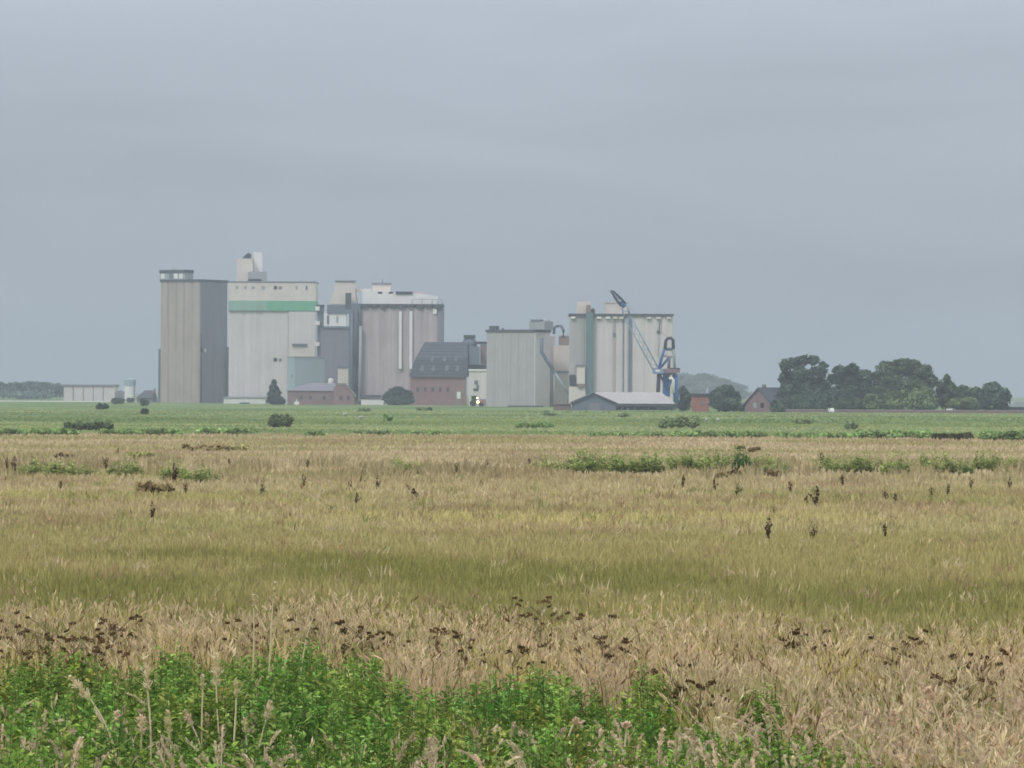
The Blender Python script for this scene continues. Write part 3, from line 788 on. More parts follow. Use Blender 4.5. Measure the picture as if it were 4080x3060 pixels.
# ------------------------------------------------------------------ sheds and houses to the right
def build_right():
    b = Building('gabled_shed', 'grey gabled shed with dark roof edges, low in front of right silo', 'shed', 2365, 1215)
    b.prism('front_wall', [(2282, None), (2456, None), (2456, 1608), (2365, 1571), (2282, 1606)], 0, 20, 'steel')
    z = lambda py: b.z(py)
    def slope(n, xa, za, xb, zb):
        t = 0.35
        b.poly(n, [(xa, -0.6, za), (xb, -0.6, zb), (xb, -0.6, zb + t), (xa, -0.6, za + t), (xa, 20.5, za), (xb, 20.5, zb), (xb, 20.5, zb + t), (xa, 20.5, za + t)],
               [(0, 1, 2, 3), (4, 5, 6, 7), (0, 1, 5, 4), (3, 2, 6, 7), (0, 3, 7, 4), (1, 2, 6, 5)], 'slate')
    slope('roof_slope', b.x(2276), z(1608), b.x(2365), z(1570))
    slope('roof_slope', b.x(2365) + 0.02, z(1570), b.x(2462), z(1611))
    b.box('gate', 2345, 2390, 1606, None, -0.12, -0.003, 'concrete_grey')
    b.box('brick_wing', 2206, 2276, 1612, None, 2, 9, 'brick_mauve')
    b.box('wing_roof', 2203, 2278, 1607, 1611.7, 1.6, 9.4, 'brown')

    b = Building('long_shed', 'long low shed with pale pinkish roof and open posts below the crane', 'shed', 2570, 1245)
    x0, x1 = b.x(2374), b.x(2694)
    zr, ze = b.z(1563), b.z(1610)
    v = [(x0, -0.6, ze), (x1, -0.6, ze), (x1, 16, ze), (x0, 16, ze), (x0, 8, zr), (x1 - 3.5, 8, zr)]
    b.poly('roof', v, [(0, 1, 5, 4), (1, 2, 5), (2, 3, 4, 5), (3, 0, 4), (0, 3, 2, 1)], 'pink_roof')
    b.boxm('fascia', x0, x1, -0.75, -0.603, ze - 0.55, ze + 0.12, 'dark_slab')
    b.boxm('back_wall', x0 + 0.5, x1 - 0.5, 5.0, 15, 0, ze - 0.6, 'concrete_grey')
    for px, mt in ((2478, 'steel'), (2500, 'steel'), (2530, 'steel'), (2560, 'slate'), (2592, 'slate'), (2622, 'steel'), (2664, 'steel'), (2690, 'steel')):
        b.boxm('post', b.x(px) - 0.25, b.x(px) + 0.25, -0.3, 0.2, 0, ze - 0.56, mt)
    for px, w, mt in ((2514, 26, 'white'), (2576, 24, 'white'), (2643, 34, 'cream'), (2678, 20, 'cream')):
        b.boxm('gate_panel', b.x(px - w / 2), b.x(px + w / 2), 1.0, 1.2, 0.4, ze - 1.0, mt)

    b = Building('brick_hut', 'small bright red brick hut with dark flat roof between two trees', 'hut', 2791, 1180)
    b.box('wall', 2757, 2826, 1577, None, 0, 4.5, 'brick_bright')
    b.box('roof', 2754, 2829, 1568, 1576.8, -0.4, 4.9, 'dark')
    b.window(2800, 1606, 9, 14, 0, 'brown', 'brick_mauve')

    # farmhouse: gable towards us on the left, roof falling to the right
    b = Building('farmhouse', 'old farmhouse with steep dark roof and brick gable beside tall trees', 'house', 3022, 1160)
    za, ze, zw = b.z(1550), b.z(1610), b.z(1612)
    th = R(34)
    b.root.rotation_euler = (0, 0, -th)
    s = b.s
    hw = 52 * s / math.cos(th)
    L = 10.0
    b.prismm('gable_wall', [(-hw, 0), (hw, 0), (hw, ze - .2), (hw * 0.18, za - 0.3), (-hw * 0.18, za - 0.3), (-hw, ze - .2)], 0, L, 'brick_mauve')
    def slope(n, xa, zA, xb, zB):
        t = 0.4
        b.poly(n, [(xa, -0.4, zA), (xb, -0.4, zB), (xb, -0.4, zB + t), (xa, -0.4, zA + t), (xa, L + .4, zA), (xb, L + .4, zB), (xb, L + .4, zB + t), (xa, L + .4, zA + t)],
               [(0, 1, 2, 3), (4, 5, 6, 7), (0, 1, 5, 4), (3, 2, 6, 7), (0, 3, 7, 4), (1, 2, 6, 5)], 'slate')
    slope('roof_slope', -hw - 0.5, ze - 0.6, 0, za)
    slope('roof_slope', 0.02, za, hw + 0.5, ze - 0.6)
    b.boxm('chimney', -0.35, 0.35, 2.2, 2.9, za - 0.3, za + 1.1, 'brown')
    b.boxm('window', -1.4, -0.5, -0.08, 0.1, 1.0, 2.2, 'steel_light')
    b.boxm('window', 0.6, 1.5, -0.08, 0.1, 1.0, 2.2, 'glass')
    b.boxm('skylight', hw * 0.35, hw * 0.62, 4.4, 5.8, za - 1.5, za - 0.75, 'skylight')

    w = Building('low_wall', 'long low mauve wall running along the foot of the right hand trees', 'wall', 3560, 1140)
    n = 12
    for i in range(n):
        a = 3130 + i * 80
        w.boxm('wall_bay', w.x(a) + 0.05, w.x(a + 80) - 0.05, -0.15, 0.15, 0, 0.62, 'brick_mauve')
        w.boxm('coping', w.x(a) + 0.02, w.x(a + 80) - 0.02, -0.22, 0.22, 0.623, 0.72, 'concrete_pink')

    def van(px, D, label, rz=0.0, k=1.0):
        v = Building('parked_van', label, 'van', px, D, rz)
        v.root.scale = (k, k, k)
        v.prismm('body', [(-2.2, 0.35), (2.2, 0.35), (2.2, 1.2), (1.7, 1.35), (1.2, 2.1), (-2.1, 2.1), (-2.2, 2.0)], -0.9, 0.9, 'bright_white')
        v.boxm('windscreen', 0.35, 1.25, -0.93, -0.903, 1.4, 1.95, 'glass')
        for x in (-1.4, 1.4):
            tube_obj('wheel', [Vector((x, -0.95, 0.34)), Vector((x, -0.72, 0.34))], 0.34, M['rubber'], v.root, 12)
    van(3312, 1135, 'small white van parked before the dark trees, near the tallest left crown', R(-78), 0.5)
    van(3790, 1146, 'small white van parked behind the low wall by light green bush', R(15), 0.5)

    b = Building('distant_hall', 'long pale blue grey hall at the right edge behind the last tree', 'building', 4075, 1260)
    b.box('wall', 4022, 4200, 1622, None, 0, 14, 'slate')
    b.prism('roof', [(4010, 1622), (4210, 1622), (4190, 1601), (4040, 1601)], -0.5, 14.5, 'steel_light')
build_right()

# ------------------------------------------------------------------ small buildings to the left
def build_left():
    b = Building('warehouse', 'long plain white warehouse at far left beside the hazy trees', 'warehouse', 355, 1900)
    b.box('wall', 254, 456, 1540, None, 0, 20, 'concrete_light')
    b.box('roof_edge', 252, 458, 1532, 1539.8, -0.4, 20.4, 'concrete_grey')
    for px in (290, 330, 370, 410):
        b.box('cladding_seam', px, px + 3, 1541, 1600, -0.12, -0.003, 'concrete_grey')
    w = Building('boundary_wall', 'low whitewashed wall at far left below the hazy trees', 'wall', 300, 1870)
    for i in range(8):
        a = -100 + i * 90
        w.boxm('wall_bay', w.x(a) + .05, w.x(a + 90) - .05, -0.2, 0.2, 0, w.z(1597), 'white')
    b = Building('storage_tank', 'upright white storage tank with pale blue top left of the corner silo', 'tank', 518, 1850)
    b.cyl('tank_body', 518, 22, 1536, None, 0, 'white', 20)
    b.cyl('tank_top', 518, 24, 1513, 1535.8, 0, 'pale_blue', 20, dome=0.5)
    b.tube('ladder', [(538, 1514), (538, 1595)], 0.15, 'steel', -1.6, 6)
    b = Building('grey_shed', 'small grey shed between white warehouse and storage tank', 'shed', 475, 1880)
    b.prism('wall', [(457, None), (494, None), (494, 1562), (478, 1555), (457, 1562)], 0, 8, 'concrete_grey')
    b.box('door', 470, 482, 1580, None, -0.1, -0.003, 'steel')
    b = Building('tiled_house', 'low blue grey roofed house with red gable left of the corner silo', 'house', 583, 1830)
    b.box('wall', 545, 622, 1584, None, 0, 8, 'concrete_grey')
    x0, x1, z0, z1 = b.x(541), b.x(620), b.z(1586), b.z(1555)
    b.poly('roof', [(x0, -.5, z0), (x1, -.5, z0), (x1, 8.5, z0), (x0, 8.5, z0), (x0 + 3, 4, z1), (x1 - 0.5, 4, z1)],
           [(0, 1, 5, 4), (2, 3, 4, 5), (1, 2, 5), (3, 0, 4), (0, 3, 2, 1)], 'slate')
    b.prism('red_gable', [(604, 1570), (618, 1570), (616, 1545)], -0.2, 4, 'brick_bright')
    b.box('gate', 610, 622, 1572, None, -0.4, -0.003, 'dark_slab')
    for px in (560, 580):
        b.window(px, 1594, 8, 8, 0, 'glass')
    # tractor with a lit headlamp
    t = Building('tractor', 'small dark green and orange tractor with glaring headlamp before the white annex', 'tractor', 1900, 1530)
    t.boxm('bonnet', -0.3, 2.0, -0.55, 0.55, 0.85, 1.75, 'orange')
    t.boxm('cab', -1.6, -0.3, -0.8, 0.8, 0.95, 3.1, 'vehicle_green')
    t.boxm('cab_roof', -1.75, -0.15, -0.95, 0.95, 3.1, 3.3, 'vehicle_green')
    for x, r in ((-1.2, 0.9), (1.4, 0.6)):
        for y in (-0.85, 0.85):
            tube_obj('wheel', [Vector((x, y - 0.22, r)), Vector((x, y + 0.22, r))], r, M['rubber'], t.root, 14)
    m, nt, n, l, bs = new_mat('lit_headlamp')
    bs.inputs['Base Color'].default_value = (0.9, 0.85, 0.6, 1)
    bs.inputs['Emission Color'].default_value = (1.0, 0.74, 0.32, 1)
    bs.inputs['Emission Strength'].default_value = 5.0
    M['headlamp'] = m
    for x, z, r in ((0.5, 1.35, 0.42), (0.3, 2.6, 0.22)):
        tube_obj('headlamp', [Vector((x, -0.95, z)), Vector((x, -0.62, z))], r, m, t.root, 14)
    t.root.rotation_euler = (0, 0, R(-12))
build_left()

# ------------------------------------------------------------------ trees and shrubs
def foliage(name, blobs, n, leaf, cols, seed, zmin=0.05, fill=0.35):
    """leaf clumps spread on and in a set of ellipsoids (cx,cy,cz,rx,ry,rz); cols: list of (rgb)"""
    g = np.random.default_rng(seed)
    vol = np.array([b[3] * b[5] + b[4] * b[5] for b in blobs]); vol = vol / vol.sum()
    idx = g.choice(len(blobs), n, p=vol)
    B = np.array(blobs)[idx]
    d = g.normal(size=(n, 3)); d /= np.linalg.norm(d, axis=1)[:, None]
    rad = 1 - fill * g.random(n) ** 1.6 + g.normal(0, 0.095, n)
    ph = g.random(3) * 6
    lump = 1 + 0.10 * np.sin(d[:, 0] * 6 + ph[0] + idx) * np.sin(d[:, 2] * 7 + ph[1]) + 0.06 * np.sin(d[:, 0] * 15 + d[:, 2] * 13 + ph[2])
    p = B[:, :3] + d * B[:, 3:] * (rad * lump)[:, None]
    keep = p[:, 2] > zmin
    p, d, idx = p[keep], d[keep], idx[keep]; n = len(p)
    sz = leaf * (0.55 + 0.9 * g.random(n))
    u = g.normal(size=(n, 3)); u /= np.linalg.norm(u, axis=1)[:, None]
    nr = d * 0.9 + g.normal(0, 0.6, (n, 3)) + np.array([0, 0, 0.35]); nr /= np.linalg.norm(nr, axis=1)[:, None]
    t = np.cross(nr, u); t /= np.linalg.norm(t, axis=1)[:, None]
    w = np.cross(nr, t)
    q = np.empty((n, 4, 3))
    q[:, 0] = p - t * sz[:, None]
    q[:, 1] = p - w * (sz * 0.62)[:, None] + nr * (sz * 0.12)[:, None]
    q[:, 2] = p + t * sz[:, None]
    q[:, 3] = p + w * (sz * 0.62)[:, None] + nr * (sz * 0.12)[:, None]
    C = np.array(cols)
    bc = C[(idx * 7 + seed) % len(C)] * 0.6 + C[g.integers(0, len(C), n)] * 0.4
    lob = 0.55 + 1.1 * np.random.default_rng(seed + 5).random(len(blobs))
    bc = bc * ((0.8 + 0.4 * g.random(n)) * lob[idx])[:, None] * 1.3
    faces = np.arange(n * 4).reshape(n, 4)
    return np_mesh(name, q.reshape(-1, 3), faces, np.repeat(bc, 4, axis=0))

GREEN = [(0.075, 0.115, 0.060), (0.095, 0.138, 0.07), (0.058, 0.09, 0.05)]
GREEN_LIGHT = [(0.12, 0.165, 0.075), (0.10, 0.14, 0.068), (0.145, 0.185, 0.085)]
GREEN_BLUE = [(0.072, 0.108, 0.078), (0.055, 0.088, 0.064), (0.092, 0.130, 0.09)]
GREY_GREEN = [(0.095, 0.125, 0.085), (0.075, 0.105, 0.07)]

def tree(name, label, px0, px1, top, D, lobes, seed, cols=GREEN, cat='tree', group=None, n=5000, leaf=0.42, trunk=True, fill=0.42, sub=11):
    """crown from lobes given as (x 0..1, z 0..1, rx, rz) fractions of the crown's width and height"""
    cx = (px0 + px1) / 2
    p = at(cx, 1600, D)
    root = empty(name, (p.x, D, 0)); tag(root, label, cat, group)
    W = (px1 - px0) * K * D; Hh = at(cx, top, D).z
    rnd = random.Random(seed)
    blobs, subs = [], []
    for fx, fz, rx, rz in lobes:
        bl = ((fx - 0.5) * W, rnd.uniform(-0.18, 0.18) * W, fz * Hh, rx * W * 0.97, max(rx * W, rz * Hh) * 0.8, rz * Hh * 0.9)
        blobs.append(bl)
        for _ in range(sub):                       # boughs breaking the outline of the lobe
            a, e_ = rnd.uniform(0, 6.283), rnd.uniform(-0.3, 1.45)
            f_ = rnd.uniform(0.2, 0.42)
            q_ = (bl[0] + bl[3] * 0.86 * math.cos(e_) * math.cos(a), bl[1] + bl[4] * 0.86 * math.cos(e_) * math.sin(a), bl[2] + bl[5] * 0.86 * math.sin(e_))
            subs.append((*q_, bl[3] * f_, bl[4] * f_, bl[5] * f_ * rnd.uniform(0.7, 1.2)))
    main = list(blobs); blobs = blobs + subs
    link('crown', foliage('crown', blobs, n, leaf, cols, seed, 0.05, fill), root, M['leaf'])
    if trunk:
        h = Hh * 0.62
        tr = tube_obj('trunk', [Vector((0, 0, -0.1)), Vector((0.1, 0, h * 0.4)), Vector((-0.1, 0.1, h))], 0.4, M['bark'], root, 8, [0.032 * Hh, 0.022 * Hh, 0.008 * Hh])
        for i, bl in enumerate(main[:5]):
            a = Vector((0, 0, h * (0.35 + 0.1 * i)))
            q = Vector(bl[:3])
            tube_obj('limb', [a, a.lerp(q, 0.5) + Vector((0, 0, 0.3)), q], 0.1, M['bark'], tr, 6, [0.014 * Hh, 0.009 * Hh, 0.003 * Hh])
    return root

def build_trees():
    g = 'tall trees right of the farmhouse'
    tree('broadleaf_tree', 'tall loose crowned tree with sky gaps beside the farmhouse, leftmost of the grove', 3100, 3312, 1414, 1165,
         [(0.12, 0.80, .10, .13), (0.27, 0.84, .13, .12), (0.47, 0.90, .13, .10), (0.66, 0.90, .12, .09), (0.85, 0.80, .09, .08), (0.10, 0.58, .09, .11), (0.22, 0.62, .12, .10), (0.14, 0.40, .12, .14), (0.30, 0.48, .16, .13), (0.42, 0.68, .16, .13), (0.74, 0.66, .17, .15), (0.50, 0.45, .22, .17), (0.80, 0.40, .20, .18), (0.30, 0.30, .16, .15), (0.6, 0.22, .34, .22), (0.90, 0.2, .15, .2)], 11, GREEN_BLUE, group=g, n=18000, leaf=0.28)
    tree('broadleaf_tree', 'dark rounded tree in the dip of the grove, second from the farmhouse', 3292, 3478, 1446, 1180,
         [(0.30, 0.84, .16, .12), (0.55, 0.86, .15, .12), (0.80, 0.74, .15, .13), (0.15, 0.66, .14, .12), (0.5, 0.6, .32, .22), (0.4, 0.3, .40, .30), (0.82, 0.35, .22, .30)], 12, GREEN_BLUE, group=g, n=13000, leaf=0.30)
    tree('broadleaf_tree', 'biggest dome shaped tree in the middle of the grove', 3452, 3732, 1428, 1170,
         [(0.50, 0.82, .24, .17), (0.28, 0.78, .17, .15), (0.74, 0.76, .18, .16), (0.14, 0.60, .13, .16), (0.88, 0.58, .12, .16), (0.5, 0.55, .36, .25), (0.3, 0.3, .28, .28), (0.72, 0.3, .27, .28), (0.62, 0.90, .14, .09)], 13, [(0.082, 0.115, 0.068), (0.068, 0.098, 0.058), (0.10, 0.135, 0.075)], group=g, n=20000, leaf=0.30, fill=0.3)
    tree('broadleaf_tree', 'small ragged tree with pointed top right of the big dome tree', 3722, 3812, 1490, 1175,
         [(0.55, 0.86, .16, .13), (0.28, 0.72, .18, .12), (0.75, 0.68, .18, .13), (0.5, 0.4, .45, .35)], 14, GREEN, group=g, n=3500, leaf=0.34)
    tree('broadleaf_tree', 'low dark tree between the ragged tree and the last round tree', 3790, 3925, 1534, 1170,
         [(0.28, 0.78, .26, .2), (0.68, 0.72, .26, .2), (0.5, 0.4, .5, .4)], 15, GREEN, group=g, n=4000, leaf=0.36)
    tree('broadleaf_tree', 'round dark tree standing last at the right end of the grove', 3900, 4024, 1522, 1165,
         [(0.45, 0.75, .32, .24), (0.68, 0.55, .32, .32), (0.25, 0.5, .25, .3), (0.5, 0.25, .48, .3)], 16, GREEN_BLUE, group=g, n=5000, leaf=0.36, fill=0.3)
    # lighter bushes in front
    for i, (a, b_, t, lb, c) in enumerate((
        (3430, 3560, 1568, 'yellow green bush in front of big dome tree, left half', GREEN_LIGHT),
        (3535, 3735, 1540, 'tallest light green bush in front of big dome tree, right half', GREEN_LIGHT),
        (3775, 3905, 1582, 'rounded light green bush in front of the low dark tree', GREEN_LIGHT),
        (3070, 3130, 1592, 'dark green bush before the right half of the farmhouse', GREEN_BLUE),
        (3330, 3440, 1585, 'dark low bush at the foot of the second grove tree', GREEN),
        (3100, 3260, 1570, 'dark undergrowth bush at the foot of the loose crowned tree', GREEN_BLUE),
        (3640, 3720, 1594, 'small round dark bush below the tallest light green bush', GREEN))):
        tree('bush', lb, a, b_, t, 1150, [(0.3, 0.65, .28, .3), (0.68, 0.7, .28, .3), (0.5, 0.4, .5, .42), (0.85, 0.3, .18, .3), (0.14, 0.3, .16, .3)], 30 + i, c, 'bush', n=3000, leaf=0.32, trunk=False)
    # trees between the works and the farmhouse
    tree('narrow_tree', 'narrow grey green tree left of the red brick hut', 2698, 2756, 1542, 1190,
         [(0.4, 0.82, .28, .18), (0.6, 0.55, .42, .28), (0.45, 0.25, .45, .25)], 21, GREEN_BLUE, n=3000, leaf=0.3)
    tree('round_tree', 'round dark tree right of the red brick hut', 2826, 2948, 1533, 1165,
         [(0.5, 0.72, .34, .26), (0.25, 0.5, .25, .3), (0.78, 0.52, .24, .3), (0.5, 0.28, .5, .3)], 22, GREEN_BLUE, n=6000, leaf=0.34, fill=0.3)
    tree('bush', 'dark low bush filling the gap between round tree and farmhouse', 2905, 2990, 1612, 1170,
         [(0.3, 0.5, .3, .4), (0.7, 0.4, .3, .4)], 23, GREEN, 'bush', n=1500, leaf=0.3, trunk=False)
    tree('conical_tree', 'dark conical evergreen before the banded silo', 1058, 1136, 1511, 1600,
         [(0.42, 0.86, .13, .12), (0.42, 0.66, .22, .16), (0.45, 0.44, .32, .2), (0.5, 0.2, .44, .22), (0.75, 0.12, .25, .14)], 24, [(0.05, 0.08, 0.055), (0.04, 0.065, 0.045)], n=4500, leaf=0.4)
    tree('round_tree', 'broad dark round tree left of the mansard barn', 1527, 1645, 1538, 1585,
         [(0.5, 0.68, .30, .28), (0.22, 0.42, .22, .3), (0.76, 0.48, .24, .32), (0.5, 0.25, .5, .3)], 25, [(0.05, 0.08, 0.06), (0.04, 0.065, 0.05)], n=5500, leaf=0.42, fill=0.3)
    # pale distant woods
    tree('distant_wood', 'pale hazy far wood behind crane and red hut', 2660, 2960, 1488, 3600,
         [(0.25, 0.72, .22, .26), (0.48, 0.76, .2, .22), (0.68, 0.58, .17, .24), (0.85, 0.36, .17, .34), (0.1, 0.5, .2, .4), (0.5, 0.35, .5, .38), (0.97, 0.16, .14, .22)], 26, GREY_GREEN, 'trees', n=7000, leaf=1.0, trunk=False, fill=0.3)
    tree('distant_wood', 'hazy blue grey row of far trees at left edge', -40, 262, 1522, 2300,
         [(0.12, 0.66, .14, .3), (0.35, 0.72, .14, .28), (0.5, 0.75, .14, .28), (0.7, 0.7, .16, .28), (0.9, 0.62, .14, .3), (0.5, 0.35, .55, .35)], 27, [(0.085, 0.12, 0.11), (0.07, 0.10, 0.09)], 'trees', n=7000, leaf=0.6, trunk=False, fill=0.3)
    # bushes along the left yard
    for i, (px, base, w, h, lb) in enumerate(((470, 1612, 55, 26, 'dark bush below the grey shed at meadow edge'), (408, 1632, 48, 24, 'dark flat bush in meadow before white warehouse'),
            (520, 1604, 34, 18, 'small dark bush at the foot of the storage tank'), (577, 1618, 36, 26, 'dark round bush left of corner silo base'), (577, 1650, 28, 20, 'faint small bush in meadow below the dark round one'))):
        q = ground_at(px, base)
        tree('bush', lb, px - w / 2, px + w / 2, base - h, q.y, [(0.3, 0.5, .3, .5), (0.68, 0.5, .3, .45)], 50 + i, [(0.05, 0.07, 0.04), (0.06, 0.08, 0.045)], 'bush', n=900, leaf=0.3, trunk=False)
    # shrubs and hedges scattered on the meadow
    DK = [(0.17, 0.22, 0.11), (0.20, 0.25, 0.125)]
    MG = [(0.22, 0.32, 0.12), (0.27, 0.37, 0.15), (0.19, 0.28, 0.105)]
    items = [(1115, 1702, 84, 56, 'dark square shrub alone in meadow below the conical evergreen', DK, 'bush', 2500),
             (2708, 1707, 158, 52, 'wide dark green shrub mound in meadow below the brick hut', DK, 'bush', 3000),
             (3389, 1711, 44, 30, 'small round dark shrub in right meadow below the grove', DK, 'bush', 1200),
             (3198, 1689, 66, 16, 'flat dark shrub in right meadow below the farmhouse', DK, 'bush', 900),
             (351, 1714, 186, 38, 'long dark hedge clump in left meadow', DK, 'hedge', 3500),
             (150, 1738, 320, 30, 'low green hedge at field edge, far left', MG, 'hedge', 3500),
             (560, 1738, 330, 30, 'low green hedge at field edge below the corner silo', MG, 'hedge', 3500),
             (900, 1736, 240, 30, 'low green hedge at field edge below the banded silo', MG, 'hedge', 3000),
             (1255, 1742, 70, 24, 'small hedge tuft at field edge left of centre', MG, 'hedge', 1200),
             (1480, 1733, 130, 14, 'thin dark weed strip at field edge below the ribbed silo', DK, 'hedge', 1000),
             (1700, 1737, 120, 18, 'thin green weed strip at field edge below mansard barn', MG, 'hedge', 1000),
             (2130, 1705, 150, 22, 'blurred green rushes in meadow below the conveyor silo', MG, 'rushes', 1500),
             (2865, 1748, 370, 30, 'green hedge at field edge below the brick hut', MG, 'hedge', 3500),
             (2500, 1744, 300, 18, 'low green hedge at field edge below the long shed', MG, 'hedge', 2200),
             (3250, 1751, 320, 26, 'flat green hedge at field edge below the farmhouse', MG, 'hedge', 2500),
             (3560, 1752, 300, 40, 'tall green hedge at field edge below the grove', MG, 'hedge', 3500),
             (3795, 1756, 150, 30, 'dark ditch hedge at field edge below the last grove tree', [(0.075, 0.085, 0.035)], 'hedge', 2000),
             (4000, 1759, 190, 46, 'bushy green hedge at field edge, far right', MG, 'hedge', 3500),
             (1450, 1640, 50, 14, 'small dark tuft in meadow before ribbed silo', DK, 'bush', 500),
             (1690, 1636, 60, 14, 'dark tuft in meadow before mansard barn', DK, 'bush', 500),
             (2195, 1656, 50, 22, 'dark tuft in meadow before cream block', DK, 'bush', 600),
             (2485, 1662, 36, 16, 'dark tuft in meadow before long shed', DK, 'bush', 500),
             (1545, 1680, 30, 30, 'faint upright tuft in middle meadow', MG, 'bush', 600)]
    for i, (px, base, w, h, lb, c, cat, n) in enumerate(items):
        q = ground_at(px, base)
        k = max(2, int(w / max(h, 12) / 0.9))
        rnd = random.Random(400 + i)
        lobes = [((j + 0.5) / k, rnd.uniform(0.38, 0.55), 0.62 / k * rnd.uniform(0.85, 1.25), rnd.uniform(0.36, 0.5)) for j in range(k)]
        lobes += [((j + 0.5) / k + rnd.uniform(-.05, .05), rnd.uniform(0.6, 0.72), 0.33 / k, 0.25) for j in range(k)]
        tree({'hedge': 'hedge', 'bush': 'shrub', 'rushes': 'rush_clump'}[cat], lb, px - w / 2, px + w / 2, base - h, q.y, lobes, 70 + i, c, cat, n=n, leaf=0.14 + 0.00012 * q.y, trunk=False, sub=3)
build_trees()

MARKS = [(130, 'the hazy trees'), (355, 'the white warehouse'), (540, 'the storage tank'), (760, 'the corner silo'), (1080, 'the banded silo'), (1330, 'the grey block'), (1550, 'the ribbed silo'), (1745, 'the mansard barn'), (1900, 'the white annex'),
         (2040, 'the conveyor silo'), (2215, 'the cream block'), (2360, 'the gabled shed'), (2530, 'the long shed'), (2660, 'the crane'), (2790, 'the brick hut'), (2890, 'the round tree'), (3040, 'the farmhouse'), (3200, 'the loose crowned tree'), (3380, 'the second grove tree'),
         (3590, 'the dome tree'), (3765, 'the ragged tree'), (3860, 'the low dark tree'), (3960, 'the last grove tree'), (4080, 'the distant hall')]
def place_labels(spots, what):
    """one label for each photo spot: which landmark it stands below and, among those below the same one, which it is"""
    by = {}
    for i, sp in enumerate(spots):
        m = min(MARKS, key=lambda q: abs(q[0] - sp[0]))[1]
        by.setdefault(m, []).append(i)
    out = [''] * len(spots)
    words = {2: ['left', 'right'], 3: ['left', 'middle', 'right'], 4: ['leftmost', 'second', 'third', 'rightmost'], 5: ['leftmost', 'second', 'middle', 'fourth', 'rightmost']}
    for m, ids in by.items():
        ids.sort(key=lambda i: spots[i][0])
        for k, i in enumerate(ids):
            out[i] = '%s below %s' % (what, m) + ('' if len(ids) == 1 else ', %s of %d' % (words[len(ids)][k], len(ids)))
    return out

# ------------------------------------------------------------------ sheep on the meadow
def build_sheep():
    bm = bmesh.new()
    bmesh.ops.create_uvsphere(bm, u_segments=14, v_segments=9, radius=0.5, matrix=Matrix.Translation((0, 0, 0.68)) @ Matrix.Diagonal((1.15, 0.62, 0.66, 1)))
    me = bpy.data.meshes.new('fleece'); 
    bmesh.ops.create_uvsphere(bm, u_segments=10, v_segments=7, radius=0.16, matrix=Matrix.Translation((0.68, 0, 0.72)) @ Matrix.Rotation(0.7, 4, 'Y') @ Matrix.Diagonal((1.5, 0.8, 0.9, 1)))
    for x in (-0.35, 0.35):
        for y in (-0.16, 0.16):
            bmesh.ops.create_cone(bm, segments=7, radius1=0.045, radius2=0.07, depth=0.5, matrix=Matrix.Translation((x, y, 0.25)))
    bm.to_mesh(me); bm.free()
    me.polygons.foreach_set('use_smooth', [True] * len(me.polygons))
    me.materials.append(M['wool'])
    for i, (px, py, lb) in enumerate(((1439, 1675, 'pale sheep grazing in the meadow below the ribbed silo'), (1374, 1662, 'pale sheep left of another, meadow below the grey block'),
                                      (2815, 1686, 'left one of two pale sheep below the round tree'), (2860, 1686, 'right one of two pale sheep below the round tree'))):
        q = ground_at(px, py)
        o = bpy.data.objects.new('sheep', me); COL.objects.link(o)
        o.location = q; o.rotation_euler = (0, 0, 0.6 * i + 0.2); o.scale = (0.75, 0.75, 0.75)
        tag(o, lb, 'sheep', 'sheep grazing on the meadow')
build_sheep()

# ------------------------------------------------------------------ grassland
L1, L2, L3 = Lattice(1), Lattice(2), Lattice(3)
def mixc(a, b_, t):
    return np.array(a)[None, :] * (1 - t)[:, None] + np.array(b_)[None, :] * t[:, None]

